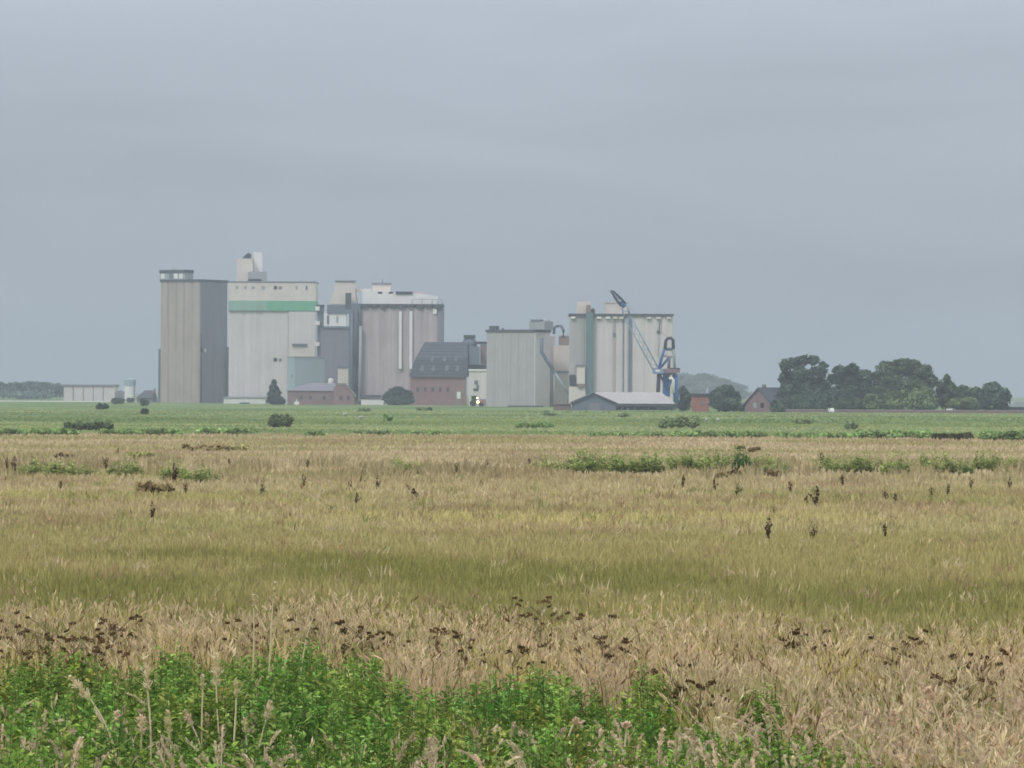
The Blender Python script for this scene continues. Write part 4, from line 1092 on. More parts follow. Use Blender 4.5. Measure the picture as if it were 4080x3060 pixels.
def blades(x, y, h, w, lean, cols, seed, head=None, headcol=None):
    """bent tapering blades (5 verts, 3 triangles) and, if asked, a feathery seed head of three spikelet leaves"""
    g = np.random.default_rng(seed)
    n = len(x)
    z0 = ground_h(y)
    az = g.random(n) * 2 * np.pi
    la = g.random(n) * 6.283
    dx, dy = np.cos(la), np.sin(la)
    wx, wy = np.cos(az) * w / 2, np.sin(az) * w / 2
    base = np.stack([x, y, z0], 1)
    mid = base + np.stack([dx * lean * 0.35 * h, dy * lean * 0.35 * h, 0.58 * h], 1)
    tip = base + np.stack([dx * lean * h, dy * lean * h, h * (1 - 0.25 * lean ** 2)], 1)
    W = np.stack([wx, wy, np.zeros(n)], 1)
    v = np.empty((n, 5, 3))
    v[:, 0] = base - W; v[:, 1] = base + W; v[:, 2] = mid + W * 0.8; v[:, 3] = mid - W * 0.8; v[:, 4] = tip
    o = (np.arange(n) * 5)[:, None]
    f = np.concatenate([o + np.array([[0, 1, 2]]), o + np.array([[0, 2, 3]]), o + np.array([[3, 2, 4]])])
    c = np.repeat(cols, 5, axis=0)
    V, F, C = [v.reshape(-1, 3)], [f], [c]
    if head is not None:
        k0 = n * 5
        ax = tip - mid; ax /= np.linalg.norm(ax, axis=1)[:, None]
        for j in range(3):
            a2 = az + j * 2.1
            sp = 0.10 + 0.12 * g.random(n)
            side = np.stack([np.cos(a2), np.sin(a2), np.zeros(n)], 1)
            b0 = tip - ax * (head * (0.75 - 0.25 * j))[:, None]
            b2 = b0 + ax * (head * 0.75)[:, None] + side * (head * sp)[:, None]
            m_ = (b0 + b2) / 2 + side * (head * 0.10)[:, None]
            perp = np.cross(ax, side); perp = perp * (head * 0.085)[:, None]
            q = np.empty((n, 4, 3))
            q[:, 0] = b0; q[:, 1] = m_ + perp; q[:, 2] = b2; q[:, 3] = m_ - perp
            oo = k0 + (np.arange(n) * 4)[:, None]
            V.append(q.reshape(-1, 3)); F.append(oo + np.array([[0, 1, 2]])); F.append(oo + np.array([[0, 2, 3]]))
            C.append(np.repeat(headcol * (0.85 + 0.3 * g.random(n))[:, None], 4, axis=0))
            k0 += n * 4
    return np.concatenate(V), np.concatenate(F), np.concatenate(C)

def scatter(y0, y1, dens, seed, margin=1.2, side=7.0):
    """even scatter over the strip of land between y0 and y1, some metres wider than the view on both sides"""
    g = np.random.default_rng(seed)
    half = math.tan(HFOV / 2) * margin
    wide = half * y1 + side
    n = int(2 * wide * (y1 - y0) * dens)
    y = y0 + g.random(n) * (y1 - y0)
    x = (g.random(n) * 2 - 1) * wide
    k = np.abs(x) < half * y + side
    x, y = x[k], y[k]
    out = np.abs(x) > math.tan(HFOV / 2) * 1.05 * y + 0.8          # thinner where only a step aside would show it
    k = ~out | (g.random(len(x)) < 0.6)
    return x[k], y[k]

STRAW = (0.72, 0.56, 0.28); PINK = (0.70, 0.52, 0.34); YELLOW = (0.66, 0.56, 0.21)
PALE = (0.84, 0.71, 0.44); BROWN = (0.17, 0.105, 0.05); GREENB = (0.24, 0.29, 0.09)

def stuff(name, parts, label, mat):
    off, V, F, C = 0, [], [], []
    for v, f, c in parts:
        V.append(v); F.append(f + off); C.append(c); off += len(v)
    o = link(name, np_mesh(name, np.concatenate(V), np.concatenate(F), np.concatenate(C)), None, M[mat])
    tag(o, label, 'grass', kind='stuff')
    return o

THICKET = [(-2500, 2680), (-400, 2660), (0, 2640), (150, 2580), (330, 2600), (500, 2690), (700, 2590), (900, 2660), (1050, 2600), (1200, 2555), (1300, 2640), (1400, 2570), (1500, 2600), (1600, 2740), (1720, 2690),
           (1850, 2760), (2000, 2720), (2150, 2650), (2250, 2700), (2330, 2770), (2420, 2740), (2560, 2680), (2650, 2700), (2720, 2850), (2900, 2950), (3050, 2930), (3300, 2920), (3420, 2980), (3500, 3300), (5000, 3300)]
THICKET_X = [o[0] for o in THICKET]; THICKET_Y = [o[1] for o in THICKET]
CLUMPS = [(3032, 2702, 165, 210), (1205, 2530, 130, 180), (1450, 2572, 150, 200), (2170, 2622, 170, 200), (2600, 2632, 110, 180), (690, 2548, 110, 170)]
def project(x, y, z):
    m = np.array(ROT.transposed())
    p = np.stack([x, y, z - EYE], 0)
    v = m @ p
    return 2040 + v[0] / -v[2] / K, 1530 - v[1] / -v[2] / K

def build_grass():
    # tall dry grass of the near bank, thinned where the green weeds have taken over
    def tall(y0, y1, dens, seed, hmin, hmax, hd):
        x, y = scatter(y0, y1, dens, seed)
        g = np.random.default_rng(seed + 9)
        b_ = L2.fbm(x * 0.9 + 9, y * 0.35 + 4); brow = L3.fbm(x * 0.28, y * 0.10 + 2); tuft = L1.fbm(x * 1.7, y * 0.8)
        n = len(x)
        h = (hmin + (hmax - hmin) * g.random(n)) * (0.45 + 0.45 * b_ + 0.70 * tuft)
        px, py = project(x, y, h * 0.85)
        u = g.random(n)
        green = (py > np.interp(px, THICKET_X, THICKET_Y) - 10)
        keepp = np.where(green, np.where(px < 1650, 0.10, np.where(px < 2700, 0.18, 0.26)), 1.0)
        keepp = np.where(green & (py > 2960) & (px > 1250), np.maximum(keepp, 0.20), keepp)
        for cx, top, w, hh in CLUMPS:
            keepp = np.where((np.abs(px - cx) < w * 0.55) & (py > top + 5) & (py < top + hh + 190), 0.02, keepp)
        edge = 84 + 26 * (brow - 0.5) + 8 * (tuft - 0.5)
        keepp = keepp * np.clip((edge + 10 - y) / 24, 0, 1)
        h = h * (0.65 + 0.35 * np.clip((edge + 4 - y) / 14, 0, 1))
        keepp = keepp * np.clip(0.35 + (tuft - 0.33) * 4.0, 0.25, 1)
        k = u < keepp
        x, y, h, b_, green, tuft = x[k], y[k], h[k], b_[k], green[k], tuft[k]; n = len(x)
        tone = 0.72 + 0.62 * np.clip((tuft - 0.25) * 2, 0, 1)
        h = np.where(green, h * 0.8, h)
        a = L1.fbm(x * 0.35, y * 0.16)
        cols = mixc(STRAW, PINK, np.clip((a - 0.4) * 5, 0, 1))
        t = np.clip((b_ - 0.50) * 6, 0, 1)
        cols = cols * (1 - t)[:, None] + np.array(YELLOW)[None] * t[:, None]
        gp = L2.fbm(x * 0.5 + 50, y * 0.2 + 11)
        t = np.clip((gp - 0.52) * 6, 0, 1) * 0.65                      # greener patches between
        cols = cols * (1 - t)[:, None] + np.array((0.33, 0.37, 0.12))[None] * t[:, None]
        rn = g.random(n)
        cols[rn < 0.13] = BROWN
        cols[(rn > 0.13) & (rn < 0.22)] = GREENB
        cols = cols * ((0.70 + 0.25 * g.random(n)) * tone)[:, None]
        hc = mixc(PALE, PINK, np.clip(g.random(n) * 1.2 - 0.1, 0, 1)) * ((0.7 + 0.4 * g.random(n)) * (0.5 + 0.5 * tone))[:, None]
        hc[rn < 0.08] = np.array(BROWN) * 1.3
        head = hd * (0.45 + 1.5 * g.random(n) ** 2.5); head[(rn > 0.08) & (rn < 0.42)] = 0.004
        return blades(x, y, h, 0.012 + 0.014 * g.random(n), np.abs(g.normal(0.34, 0.28, n)), cols, seed + 3, head, hc)
    stuff('dry_grass', [tall(47, 66, 150, 100, 0.30, 0.88, 0.12), tall(66, 108, 110, 101, 0.30, 0.82, 0.11)],
          'tall straw coloured seeding grass across the near bank', 'grass')
    # olive short grass behind it
    x, y = scatter(74, 150, 42, 120)
    g = np.random.default_rng(121); n = len(x)
    a = L1.fbm(x * 0.12, y * 0.05); b_ = L2.fbm(x * 0.22, y * 0.14)
    t = np.clip(1.0 - 0.35 * np.clip(x / 8, -0.3, 1) - np.abs(y - 101 - 24 * (a - 0.5)) / 34 + (a - 0.5) * 1.8 + (b_ - 0.5) * 2.2, 0, 1) * 0.62
    cols = mixc((0.48, 0.42, 0.18), (0.20, 0.225, 0.05), t) * (0.75 + 0.45 * g.random(n))[:, None]
    p1 = blades(x, y, 0.14 + 0.24 * g.random(n), 0.03 + 0.025 * g.random(n), np.abs(g.normal(0.25, 0.2, n)), cols, 122)
    stuff('olive_grass', [p1], 'short olive green grass in the hollow behind the near bank', 'grass')
    # tussocks breaking the even sward
    x0, y0 = scatter(88, 250, 0.2, 180)
    g = np.random.default_rng(181)
    k = 16; n0 = len(x0)
    x = (x0[:, None] + g.normal(0, 0.16, (n0, k))).ravel(); y = (y0[:, None] + g.normal(0, 0.16, (n0, k))).ravel()
    pal = np.array([(0.62, 0.52, 0.29), (0.55, 0.50, 0.21), (0.46, 0.33, 0.19), (0.34, 0.34, 0.12), (0.66, 0.54, 0.34), (0.40, 0.31, 0.16)])
    cols = np.repeat(pal[g.integers(0, len(pal), n0)], k, axis=0) * (0.75 + 0.45 * g.random(n0 * k))[:, None]
    h = np.repeat(0.2 + 0.28 * g.random(n0), k) * (0.7 + 0.5 * g.random(n0 * k))
    wd = 0.02 + 0.00022 * y
    stuff('tussock_grass', [blades(x, y, h, wd, np.abs(g.normal(0.45, 0.3, n0 * k)), cols, 182)], 'scattered straw and olive grass tussocks standing out of the middle field', 'grass')
    # wide tan grassland
    parts = []
    for (y0, y1, dens, wd, seed) in ((138, 240, 14.0, 0.06, 140), (240, 360, 5.0, 0.10, 141), (360, 505, 2.6, 0.15, 142)):
        x, y = scatter(y0, y1, dens, seed)
        if y1 > 500:
            k = y < FIELD_END - 2 + 8 * (L3.fbm(x * 0.05, y * 0) - 0.5)
            x, y = x[k], y[k]
        g = np.random.default_rng(seed + 50); n = len(x)
        a = L1.fbm(x * 0.06, y * 0.055); b_ = L2.fbm(x * 0.13, y * 0.10 + 7); c = L3.fbm(x * 0.42, y * 0.07); e_ = L3.fbm(x * 0.045 + 40, y * 0.06 + 3)
        cols = mixc((0.57, 0.50, 0.245), (0.68, 0.565, 0.345), np.clip((y - 160) / 120, 0, 1))
        t = np.clip((a - 0.47) * 5, 0, 1) * 0.75                       # greener patches
        cols = cols * (1 - t)[:, None] + np.array((0.42, 0.41, 0.155))[None] * t[:, None]
        t = np.clip((b_ - 0.55) * 7, 0, 1) * 0.55                      # reddish seeding patches
        cols = cols * (1 - t)[:, None] + np.array((0.48, 0.335, 0.205))[None] * t[:, None]
        t = np.clip((e_ - 0.56) * 8, 0, 1) * 0.6 * np.clip((230 - y) / 60, 0, 1)   # yellow patches
        cols = cols * (1 - t)[:, None] + np.array((0.66, 0.585, 0.235))[None] * t[:, None]
        # rough weedy belt at 230-330 m
        belt = np.clip(1.3 - np.abs(y - 275) / 50, 0, 1)
        t = belt * np.clip((c - 0.48) * 7, 0, 1) * 0.6
        cols = cols * (1 - t)[:, None] + np.array((0.30, 0.255, 0.115))[None] * t[:, None]
        cols = cols * (0.75 + 0.45 * g.random(n))[:, None]
        h = (0.14 + 0.26 * g.random(n)) * (1 + belt * np.clip((c - 0.45) * 4, 0, 1) * 1.6)
        parts.append(blades(x, y, h, wd * (0.7 + 0.8 * g.random(n)), np.abs(g.normal(0.3, 0.35, n)), cols, seed + 60))
    stuff('tan_grassland', parts, 'wide tan dry grassland reaching to the meadow', 'grass')
    # meadow tufts
    parts = []
    for (y0, y1, dens, wd, seed) in ((498, 760, 0.35, 0.3, 160), (760, 1150, 0.10, 0.5, 161)):
        x, y = scatter(y0, y1, dens, seed, 1.25)
        g = np.random.default_rng(seed + 50); n = len(x)
        a = L1.fbm(x * 0.03, y * 0.008); b_ = L2.fbm(x * 0.012, y * 0.022 + 3)
        cols = mixc((0.20, 0.265, 0.085), (0.37, 0.41, 0.15), np.clip((a - 0.32) * 3.2, 0, 1))
        t = np.clip((b_ - 0.55) * 8, 0, 1) * 0.85
        cols = cols * (1 - t)[:, None] + np.array((0.56, 0.56, 0.28))[None] * t[:, None]
        cols *= (0.8 + 0.35 * g.random(n))[:, None]
        parts.append(blades(x, y, 0.08 + 0.14 * g.random(n), wd * (0.6 + 0.8 * g.random(n)), np.abs(g.normal(0.2, 0.2, n)), cols, seed + 60))
    stuff('meadow_grass', parts, 'lush green meadow grass in front of the silo works', 'grass')
build_grass()

# ------------------------------------------------------------------ weeds, docks and stalks of their own
def leafy(seed, n_shoots, radius, height, n_leaf, size, cols):
    """a clump of upright shoots with opposite drooping leaves (nettle like); returns verts, faces, colours"""
    g = np.random.default_rng(seed)
    V, F, C = [], [], []
    k = 0
    for s in range(n_shoots):
        r = radius * math.sqrt(g.random()); a = g.random() * 2 * math.pi
        bx, by = r * math.cos(a), r * math.sin(a)
        hh = height * (0.5 + 0.58 * g.random() ** 1.3) * (1 - 0.3 * (r / radius) ** 2)
        lx, ly = g.normal(0, 0.09, 2)
        shoot = np.array(cols[g.integers(0, len(cols))]) * (0.75 + 0.5 * g.random())
        for i in range(n_leaf):
            t = (i + g.random()) / n_leaf
            z = hh * (0.12 + 0.88 * t)
            c0 = np.array([bx + lx * t * hh, by + ly * t * hh, z])
            az = g.random() * 2 * math.pi
            sz = size * (0.45 + 0.95 * g.random()) * (1.2 - 0.65 * t)
            out = np.array([math.cos(az), math.sin(az), 0.85 - 1.0 * g.random()])
            side = np.array([-math.sin(az), math.cos(az), 0.25 * g.normal()])
            p0 = c0; p2 = c0 + out * sz; m = c0 + out * sz * 0.45 + np.array([0, 0, 0.10 * sz])
            V += [p0, m + side * sz * 0.27, p2, m - side * sz * 0.27]
            F.append((k, k + 1, k + 2, k + 3)); k += 4
            cc = shoot * (0.8 + 0.45 * g.random())
            C += [cc] * 4
        # stem
        top = np.array([bx + lx * hh, by + ly * hh, hh])
        b0 = np.array([bx, by, 0])
        V += [b0 + [0.006, 0, 0], b0 - [0.006, 0, 0], top - [0.003, 0, 0], top + [0.003, 0, 0]]
        F.append((k, k + 1, k + 2, k + 3)); k += 4
        C += [np.array((0.10, 0.14, 0.05))] * 4
    return np.array(V), np.array(F), np.array(C)

WEED = [(0.20, 0.34, 0.06), (0.26, 0.41, 0.08), (0.115, 0.21, 0.04), (0.34, 0.46, 0.13), (0.155, 0.28, 0.05), (0.27, 0.35, 0.09)]
def build_weeds():
    # the green thicket as it lies across the near bank: one mass
    protos = [leafy(700 + i, 22, 0.40, 0.92, 26, 0.11, WEED) for i in range(5)]
    g = np.random.default_rng(77)
    spots = []
    # it keeps to the part of the bank given by THICKET
    for k in range(960):
        px = g.uniform(-1800, 3450)
        top = np.interp(px, THICKET_X, THICKET_Y) + abs(g.normal(0, 1)) * 16 + 110 * max(0.0, float(L1.fbm(np.array([px * 0.011]), np.array([8.1]), 2)[0]) - 0.5) - 12
        py = top + g.random() ** 1.3 * (3180 - top)
        # py is the row of this plant's tip (0.72 m up); thinner towards the right
        if px > 1650 and g.random() < (0.28 if px < 2700 else 0.45): continue
        if py > 2960 and g.random() < 0.35: continue
        spots.append((px, py))
    parts = []
    for i, (px, py) in enumerate(spots):
        sc_ = 0.55 + 1.0 * float(L2.fbm(np.array([px * 0.012]), np.array([py * 0.006 + 3.3]))[0]) + g.uniform(-.12, .12)
        p = ground_at(px, py, 0.74 * sc_)
        if p.y < 47 or p.y > 90: continue
        v, f, c = protos[i % 5]
        a = g.random() * 6.28; s = sc_
        ca, sa = math.cos(a), math.sin(a)
        q = np.stack([v[:, 0] * ca - v[:, 1] * sa, v[:, 0] * sa + v[:, 1] * ca, v[:, 2]], 1) * s + np.array([p.x, p.y, 0])
        tint = g.uniform(0.75, 1.25) * np.array([1 + g.normal(0, 0.12), 1, 1])
        if g.random() < 0.06: tint = tint * np.array([1.45, 1.05, 1.0])      # some fading plants
        parts.append((q, f, c * tint))
    o = stuff('weed_thicket', parts, 'bright green nettle like weeds spreading through the near grass', 'leaf')
    o['category'] = 'weeds'
    # clumps that stand out singly
    for px, top, wpx, hpx, lb, sd in ((3032, 2702, 165, 210, 'bright green leafy weed clump standing alone in dry grass at right', 1),
                                      (1205, 2530, 130, 180, 'tall leafy green weed peak at the upper edge of thicket, left', 2),
                                      (1450, 2572, 150, 200, 'leafy green weed clump at the upper edge of thicket, left of centre', 3),
                                      (2170, 2622, 170, 200, 'leafy green weed clump at the upper edge of thicket, right of centre', 4),
                                      (2600, 2632, 110, 180, 'small leafy green weed at the right shoulder of the thicket', 5),
                                      (690, 2548, 110, 170, 'pale green leafy weed with tall shoot behind the pale stalks', 6)):
        hgt = 1.05 if sd == 1 else 0.9
        p = ground_at(px, top, hgt)
        s = K * p.y
        root = empty('weed_clump', (p.x, p.y, 0)); tag(root, lb, 'weed', 'leafy weed clumps')
        v, f, c = leafy(800 + sd, 60 if sd == 1 else 42, wpx * s * 0.55, hgt, 20, 0.13, [tuple(x * 1.25 for x in w) for w in WEED])
        link('leaves', np_mesh('leaves', v, f, c), root, M['leaf'])
        for j in range(3):
            a = j * 2.1 + sd
            tube_obj('stem', [Vector((0.1 * math.cos(a), 0.1 * math.sin(a), 0)), Vector((0.13 * math.cos(a), 0.13 * math.sin(a), hgt * 0.55))], 0.008, M['vehicle_green'], root, 5)

    # row of green plants in the middle field
    WM = [(0.36, 0.44, 0.14), (0.29, 0.37, 0.12), (0.44, 0.49, 0.19)]
    row = [(2190, 1876, 90, 44), (2270, 1874, 80, 46), (2335, 1872, 60, 74), (2405, 1874, 80, 66), (2490, 1876, 75, 58), (2560, 1876, 70, 60), (2640, 1876, 80, 66), (2715, 1876, 70, 64), (2780, 1876, 80, 70),
           (2850, 1874, 70, 68), (2905, 1876, 60, 60), (3020, 1872, 80, 58), (3090, 1880, 60, 44), (3300, 1868, 60, 46), (3390, 1872, 80, 44), (3460, 1872, 70, 52), (3575, 1884, 70, 66), (3690, 1876, 60, 58), (3748, 1878, 60, 66),
           (3830, 1878, 60, 46), (3922, 1868, 60, 66), (3985, 1864, 60, 44), (4050, 1870, 60, 40), (1620, 1878, 60, 40), (1580, 1862, 40, 36), (130, 1884, 70, 50), (270, 1888, 110, 40), (500, 1882, 70, 44), (700, 1905, 70, 60), (800, 1910, 80, 44)]
    mprotos = [leafy(860 + i, 46, 0.5, 1.0, 14, 0.17, WM) for i in range(4)]
    mm = [np_mesh('leaves', *q) for q in mprotos]
    for m_ in mm: m_.materials.append(M['leaf'])
    lbs = place_labels(row, 'green weed in mid field row')
    for i, (px, base, w, h) in enumerate(row):
        q = ground_at(px, base, 0.25); s = K * q.y; q.z = 0
        root = empty('field_weed', (q.x, q.y, 0))
        tag(root, lbs[i], 'weed', 'green weeds in a row across the middle field')
        o = link('leaves', mm[i % 4], root)
        o.scale = (w * s * 1.75, w * s * 1.75, h * s * 1.3 + 0.32); o.rotation_euler = (0, 0, i * 1.3)
    q = ground_at(2955, 1880, 0.25); s = K * q.y; q.z = 0
    root = empty('field_weed', (q.x, q.y, 0)); tag(root, 'brightest and tallest green weed bush in the middle field row', 'weed')
    v, f, c = leafy(880, 50, 0.5, 1.0, 16, 0.17, [(0.07, 0.18, 0.04), (0.09, 0.21, 0.055)])
    o = link('leaves', np_mesh('leaves', v, f, c), root, M['leaf']); o.scale = (78 * s, 78 * s, 98 * s + 0.25)
    tube_obj('stem', [Vector((0, 0, 0)), Vector((0.05, 0, 80 * s))], 0.03, M['stem'], root, 6)

def spike_mesh(seed, n, h, w, col, size):
    """seed spike of a dock: clustered little seed flakes round the upper stem"""
    g = np.random.default_rng(seed)
    t = g.random(n)
    r = w * (0.35 + 0.65 * np.sin(np.pi * np.clip(t * 0.9 + 0.08, 0, 1))) * np.sqrt(g.random(n))
    # whorls
    t = np.round(t * 9) / 9 * 0.75 + t * 0.25
    a = g.random(n) * 6.283
    br = g.integers(0, 4, n)                         # four side shoots of unequal length and lean
    ln = g.uniform(0.55, 1.0, 4); ln[0] = 1.0
    lx, ly = g.normal(0, 0.16, 4), g.normal(0, 0.16, 4); lx[0] = ly[0] = 0
    p = np.stack([r * np.cos(a) + lx[br] * t, r * np.sin(a) + ly[br] * t, h * (0.35 + 0.65 * t) * ln[br]], 1)
    u = g.normal(size=(n, 3)); u /= np.linalg.norm(u, axis=1)[:, None]
    v_ = np.cross(u, g.normal(size=(n, 3))); v_ /= np.linalg.norm(v_, axis=1)[:, None]
    q = np.empty((n, 4, 3)); sz = (size * (0.6 + 0.8 * g.random(n)))[:, None]
    q[:, 0] = p - u * sz; q[:, 1] = p - v_ * sz * 0.7; q[:, 2] = p + u * sz; q[:, 3] = p + v_ * sz * 0.7
    c = np.array(col)[None] * (0.6 + 0.8 * g.random(n))[:, None]
    return np_mesh('seed_spike', q.reshape(-1, 3), np.arange(n * 4).reshape(n, 4), np.repeat(c, 4, axis=0))

def build_docks():
    DB = (0.075, 0.045, 0.022)
    sp = [spike_mesh(900 + i, 150, 1.0, 0.13, DB, 0.05) for i in range(5)]
    for m_ in sp: m_.materials.append(M['leaf'])
    stem = mesh('stem', [(0.02, 0, 0), (-0.01, 0.017, 0), (-0.01, -0.017, 0), (0.012, 0, 0.95), (-0.006, 0.01, 0.95), (-0.006, -0.01, 0.95)], [(0, 1, 4, 3), (1, 2, 5, 4), (2, 0, 3, 5), (3, 4, 5)])
    stem.materials.append(M['stem'])
    spots = [(604, 2052, 52), (692, 1918, 72), (1416, 1992, 26), (1227, 1858, 26), (424, 1868, 42), (60, 1877, 56), (32, 1867, 40), (470, 1805, 18), (913, 1849, 22), (1822, 1886, 36), (1499, 1941, 46),
             (1208, 1937, 42), (1439, 1923, 24), (240, 1941, 26), (742, 1960, 32), (1946, 1858, 28), (1397, 1937, 20), (3248, 2006, 62), (3209, 2006, 30), (3774, 1964, 32), (4020, 1937, 36), (3871, 1937, 32), (2847, 1950, 42),
             (2720, 1941, 46), (3151, 1955, 32), (3064, 2098, 30), (3534, 1983, 36), (3569, 1987, 20), (3359, 1932, 36), (3712, 1964, 20), (3062, 2140, 74), (3241, 2136, 40), (3527, 2125, 36), (2110, 1850, 24), (3270, 1850, 40)]
    lbs = place_labels(spots, 'dark dock stalk in tan field')
    for i, (px, base, h) in enumerate(spots):
        q = ground_at(px, base, 0.25); s = K * q.y; q.z = 0
        root = empty('dock_plant', (q.x, q.y, 0), i * 0.7)
        tag(root, lbs[i], 'dock plant', 'dark dock stalks in the middle field')
        hh = h * s * 1.1 + 0.25
        for nm, me in (('seed_spike', sp[i % 5]), ('stem', stem)):
            o = link(nm, me, root); ww = max(0.5, h * s * (0.8 + 0.5 * ((i * 37) % 10) / 10)); o.scale = (ww, ww, hh)
        root.rotation_euler = (random.Random(i).uniform(-.12, .12), random.Random(i + 5).uniform(-.12, .12), i * 0.7)
    q = ground_at(1680, 1974, 0.25); q.z = 0
    root = empty('dock_plant', q); tag(root, 'dark dock stalk leaning over to the left in the middle field', 'dock plant')
    for nm, me in (('seed_spike', sp[0]), ('stem', stem)):
        o = link(nm, me, root); o.scale = (0.6, 0.6, 0.95)
    root.rotation_euler = (0, -0.75, 0)
    for px, base, h, lb in ((1048, 1955, 62, 'single green weed stalk in the middle field left of centre'), (2948, 1962, 70, 'yellow green weed stalk below the brightest field weed'), (3082, 2033, 42, 'thin green weed stalk in the right middle field')):
        q = ground_at(px, base, 0.25); s = K * q.y; q.z = 0
        root = empty('field_weed', q); tag(root, lb, 'weed')
        v, f, c = leafy(950 + px, 7, 0.22, 1.0, 14, 0.16, [(0.11, 0.15, 0.04), (0.15, 0.15, 0.05)])
        o = link('leaves', np_mesh('leaves', v, f, c), root, M['leaf']); o.scale = (h * s, h * s, h * s + 0.25)
    # flat dark weed patches
    for i, (px, base, w, h, lb) in enumerate(((811, 1784, 175, 22, 'long dark brown weed streak in far tan field, left'), (265, 1812, 70, 16, 'short dark brown weed streak at far left of tan field'), (560, 1812, 110, 22, 'dark olive weed streak left of the long brown streak'),
            (3008, 1790, 42, 22, 'small dark block of weeds right of the brightest weed'), (2948, 1778, 44, 18, 'small green tuft above the brightest field weed'), (620, 1940, 140, 26, 'brown slanting weed patch in left middle field'), (930, 1782, 120, 14, 'thin olive weed streak right of the long brown streak'),
            (3085, 1878, 50, 18, 'dark brown weed patch at the right foot of the brightest weed'), (2905, 1888, 90, 24, 'dark brown weed patch at the left foot of the brightest weed'))):
        q = ground_at(px, base, 0.45)
        rnd = random.Random(i)
        k = max(2, w // 25)
        tree('weed_patch', lb, px - w / 2, px + w / 2, base - h, q.y, [((j + .5) / k, 0.55 + rnd.uniform(-.12, .12), 0.7 / k * rnd.uniform(.7, 1.2), rnd.uniform(.12, .32)) for j in range(k)], 990 + i,
             [(0.26, 0.28, 0.10), (0.32, 0.30, 0.12)] if ('olive' in lb or 'green' in lb) else [(0.20, 0.15, 0.07), (0.13, 0.10, 0.04), (0.32, 0.25, 0.12)], 'weeds', n=260, leaf=0.11, trunk=False, sub=4)

    # near dead docks: forked stems carrying dark flat seed clusters
    def near_dock(px, top, wpx, hpx, label, seed, col):
        hgt = 0.95
        p = ground_at(px, top, hgt); s = K * p.y
        rnd = random.Random(seed)
        root = empty('dead_dock', (p.x, p.y, 0)); tag(root, label, 'dock plant', 'dead brown docks on the near bank')
        tube_obj('stem', [Vector((0, 0, 0)), Vector((0.02, 0, hgt * 0.5)), Vector((0, 0.01, hgt))], 0.01, M['stem'], root, 5, [0.012, 0.009, 0.004])
        n = rnd.randint(15, 21); wpx *= 2.0; hpx *= 1.5
        g = np.random.default_rng(seed)
        for i in range(n):
            x = rnd.uniform(-.5, .5) * wpx * s; y = rnd.uniform(-.25, .25) * wpx * s; z = hgt - rnd.random() * hpx * s
            a = Vector((0, 0, max(0.15, z - 0.25)))
            st = tube_obj('branch', [a, Vector((x * 0.6, y * 0.6, z - 0.08)), Vector((x, y, z))], 0.005, M['stem'], root, 4, [0.007, 0.005, 0.003])
            m = 46
            pp = np.clip(g.normal(0, 1, (m, 3)), -1.35, 1.35) * np.array([0.040, 0.032, 0.018]) * rnd.uniform(0.5, 1.1)
            ti = rnd.uniform(-.5, .5)
            pp[:, 2] += pp[:, 0] * ti
            pp += np.array([x, y, z])
            pp = np.clip(pp, np.array([x, y, z]) - 0.075, np.array([x, y, z]) + 0.075)
            u = g.normal(size=(m, 3)); u /= np.linalg.norm(u, axis=1)[:, None]
            w_ = np.cross(u, g.normal(size=(m, 3))); w_ /= np.linalg.norm(w_, axis=1)[:, None]
            q = np.empty((m, 4, 3)); sz = 0.014
            q[:, 0] = pp - u * sz; q[:, 1] = pp - w_ * sz; q[:, 2] = pp + u * sz; q[:, 3] = pp + w_ * sz
            c = np.array(col)[None] * (0.5 + g.random(m))[:, None]
            link('seed_cluster', np_mesh('seed_cluster', q.reshape(-1, 3), np.arange(m * 4).reshape(m, 4), np.repeat(c, 4, axis=0)), st, M['leaf'])
    K1 = (0.11, 0.068, 0.032); K2 = (0.16, 0.085, 0.04)
    for i, (px, top, w, h, lb, c) in enumerate((
        (80, 2520, 130, 110, 'dead dock with blackish seeds at left edge of the bank', K1), (190, 2440, 200, 170, 'biggest dead dock with blackish seed clusters, upper left bank', K1), (290, 2520, 120, 110, 'dead dock right beside the biggest dead dock', K1),
        (460, 2440, 120, 130, 'dead dock with red brown seeds, upper left bank near pale stalks', K1), (380, 2540, 140, 90, 'low dead dock just above the green thicket at left', K2), (1000, 2470, 130, 110, 'dead dock between tall pale stalk and green weed peak', K2),
        (1290, 2470, 150, 120, 'dead dock right of the green weed peak', K1), (1440, 2475, 120, 100, 'dead dock with dark seeds above thicket, left of centre', K1), (1740, 2500, 150, 150, 'dead dock with red brown seeds, centre of the bank', K2),
        (1850, 2520, 130, 150, 'dead dock with dark seeds, centre of bank, right neighbour', K1), (2040, 2570, 140, 130, 'dead dock with dark seeds just right of centre', K1), (2150, 2380, 130, 70, 'dead dock on the far brow of the bank, right of centre', K2),
        (2330, 2440, 160, 230, 'tall dead dock with many dark seed clusters right of centre', K1), (2400, 2520, 110, 130, 'dead dock standing close right of the tall dead dock', K1), (2670, 2640, 120, 150, 'dead dock at the right shoulder of the thicket', K1),
        (2790, 2710, 110, 70, 'low dead dock left of the lone green weed clump', K1), (3590, 2510, 160, 120, 'dead dock with dark clusters in dry grass at right', K1), (3900, 2590, 110, 60, 'dead dock near the right edge of the bank', K1),
        (3230, 2510, 110, 60, 'dead dock with one dark arching branch, right of centre bank', K1), (3850, 2690, 130, 110, 'dead dock among pinkish grass near right edge', K2))):
        near_dock(px, top, w, h, lb, 1200 + i, c)

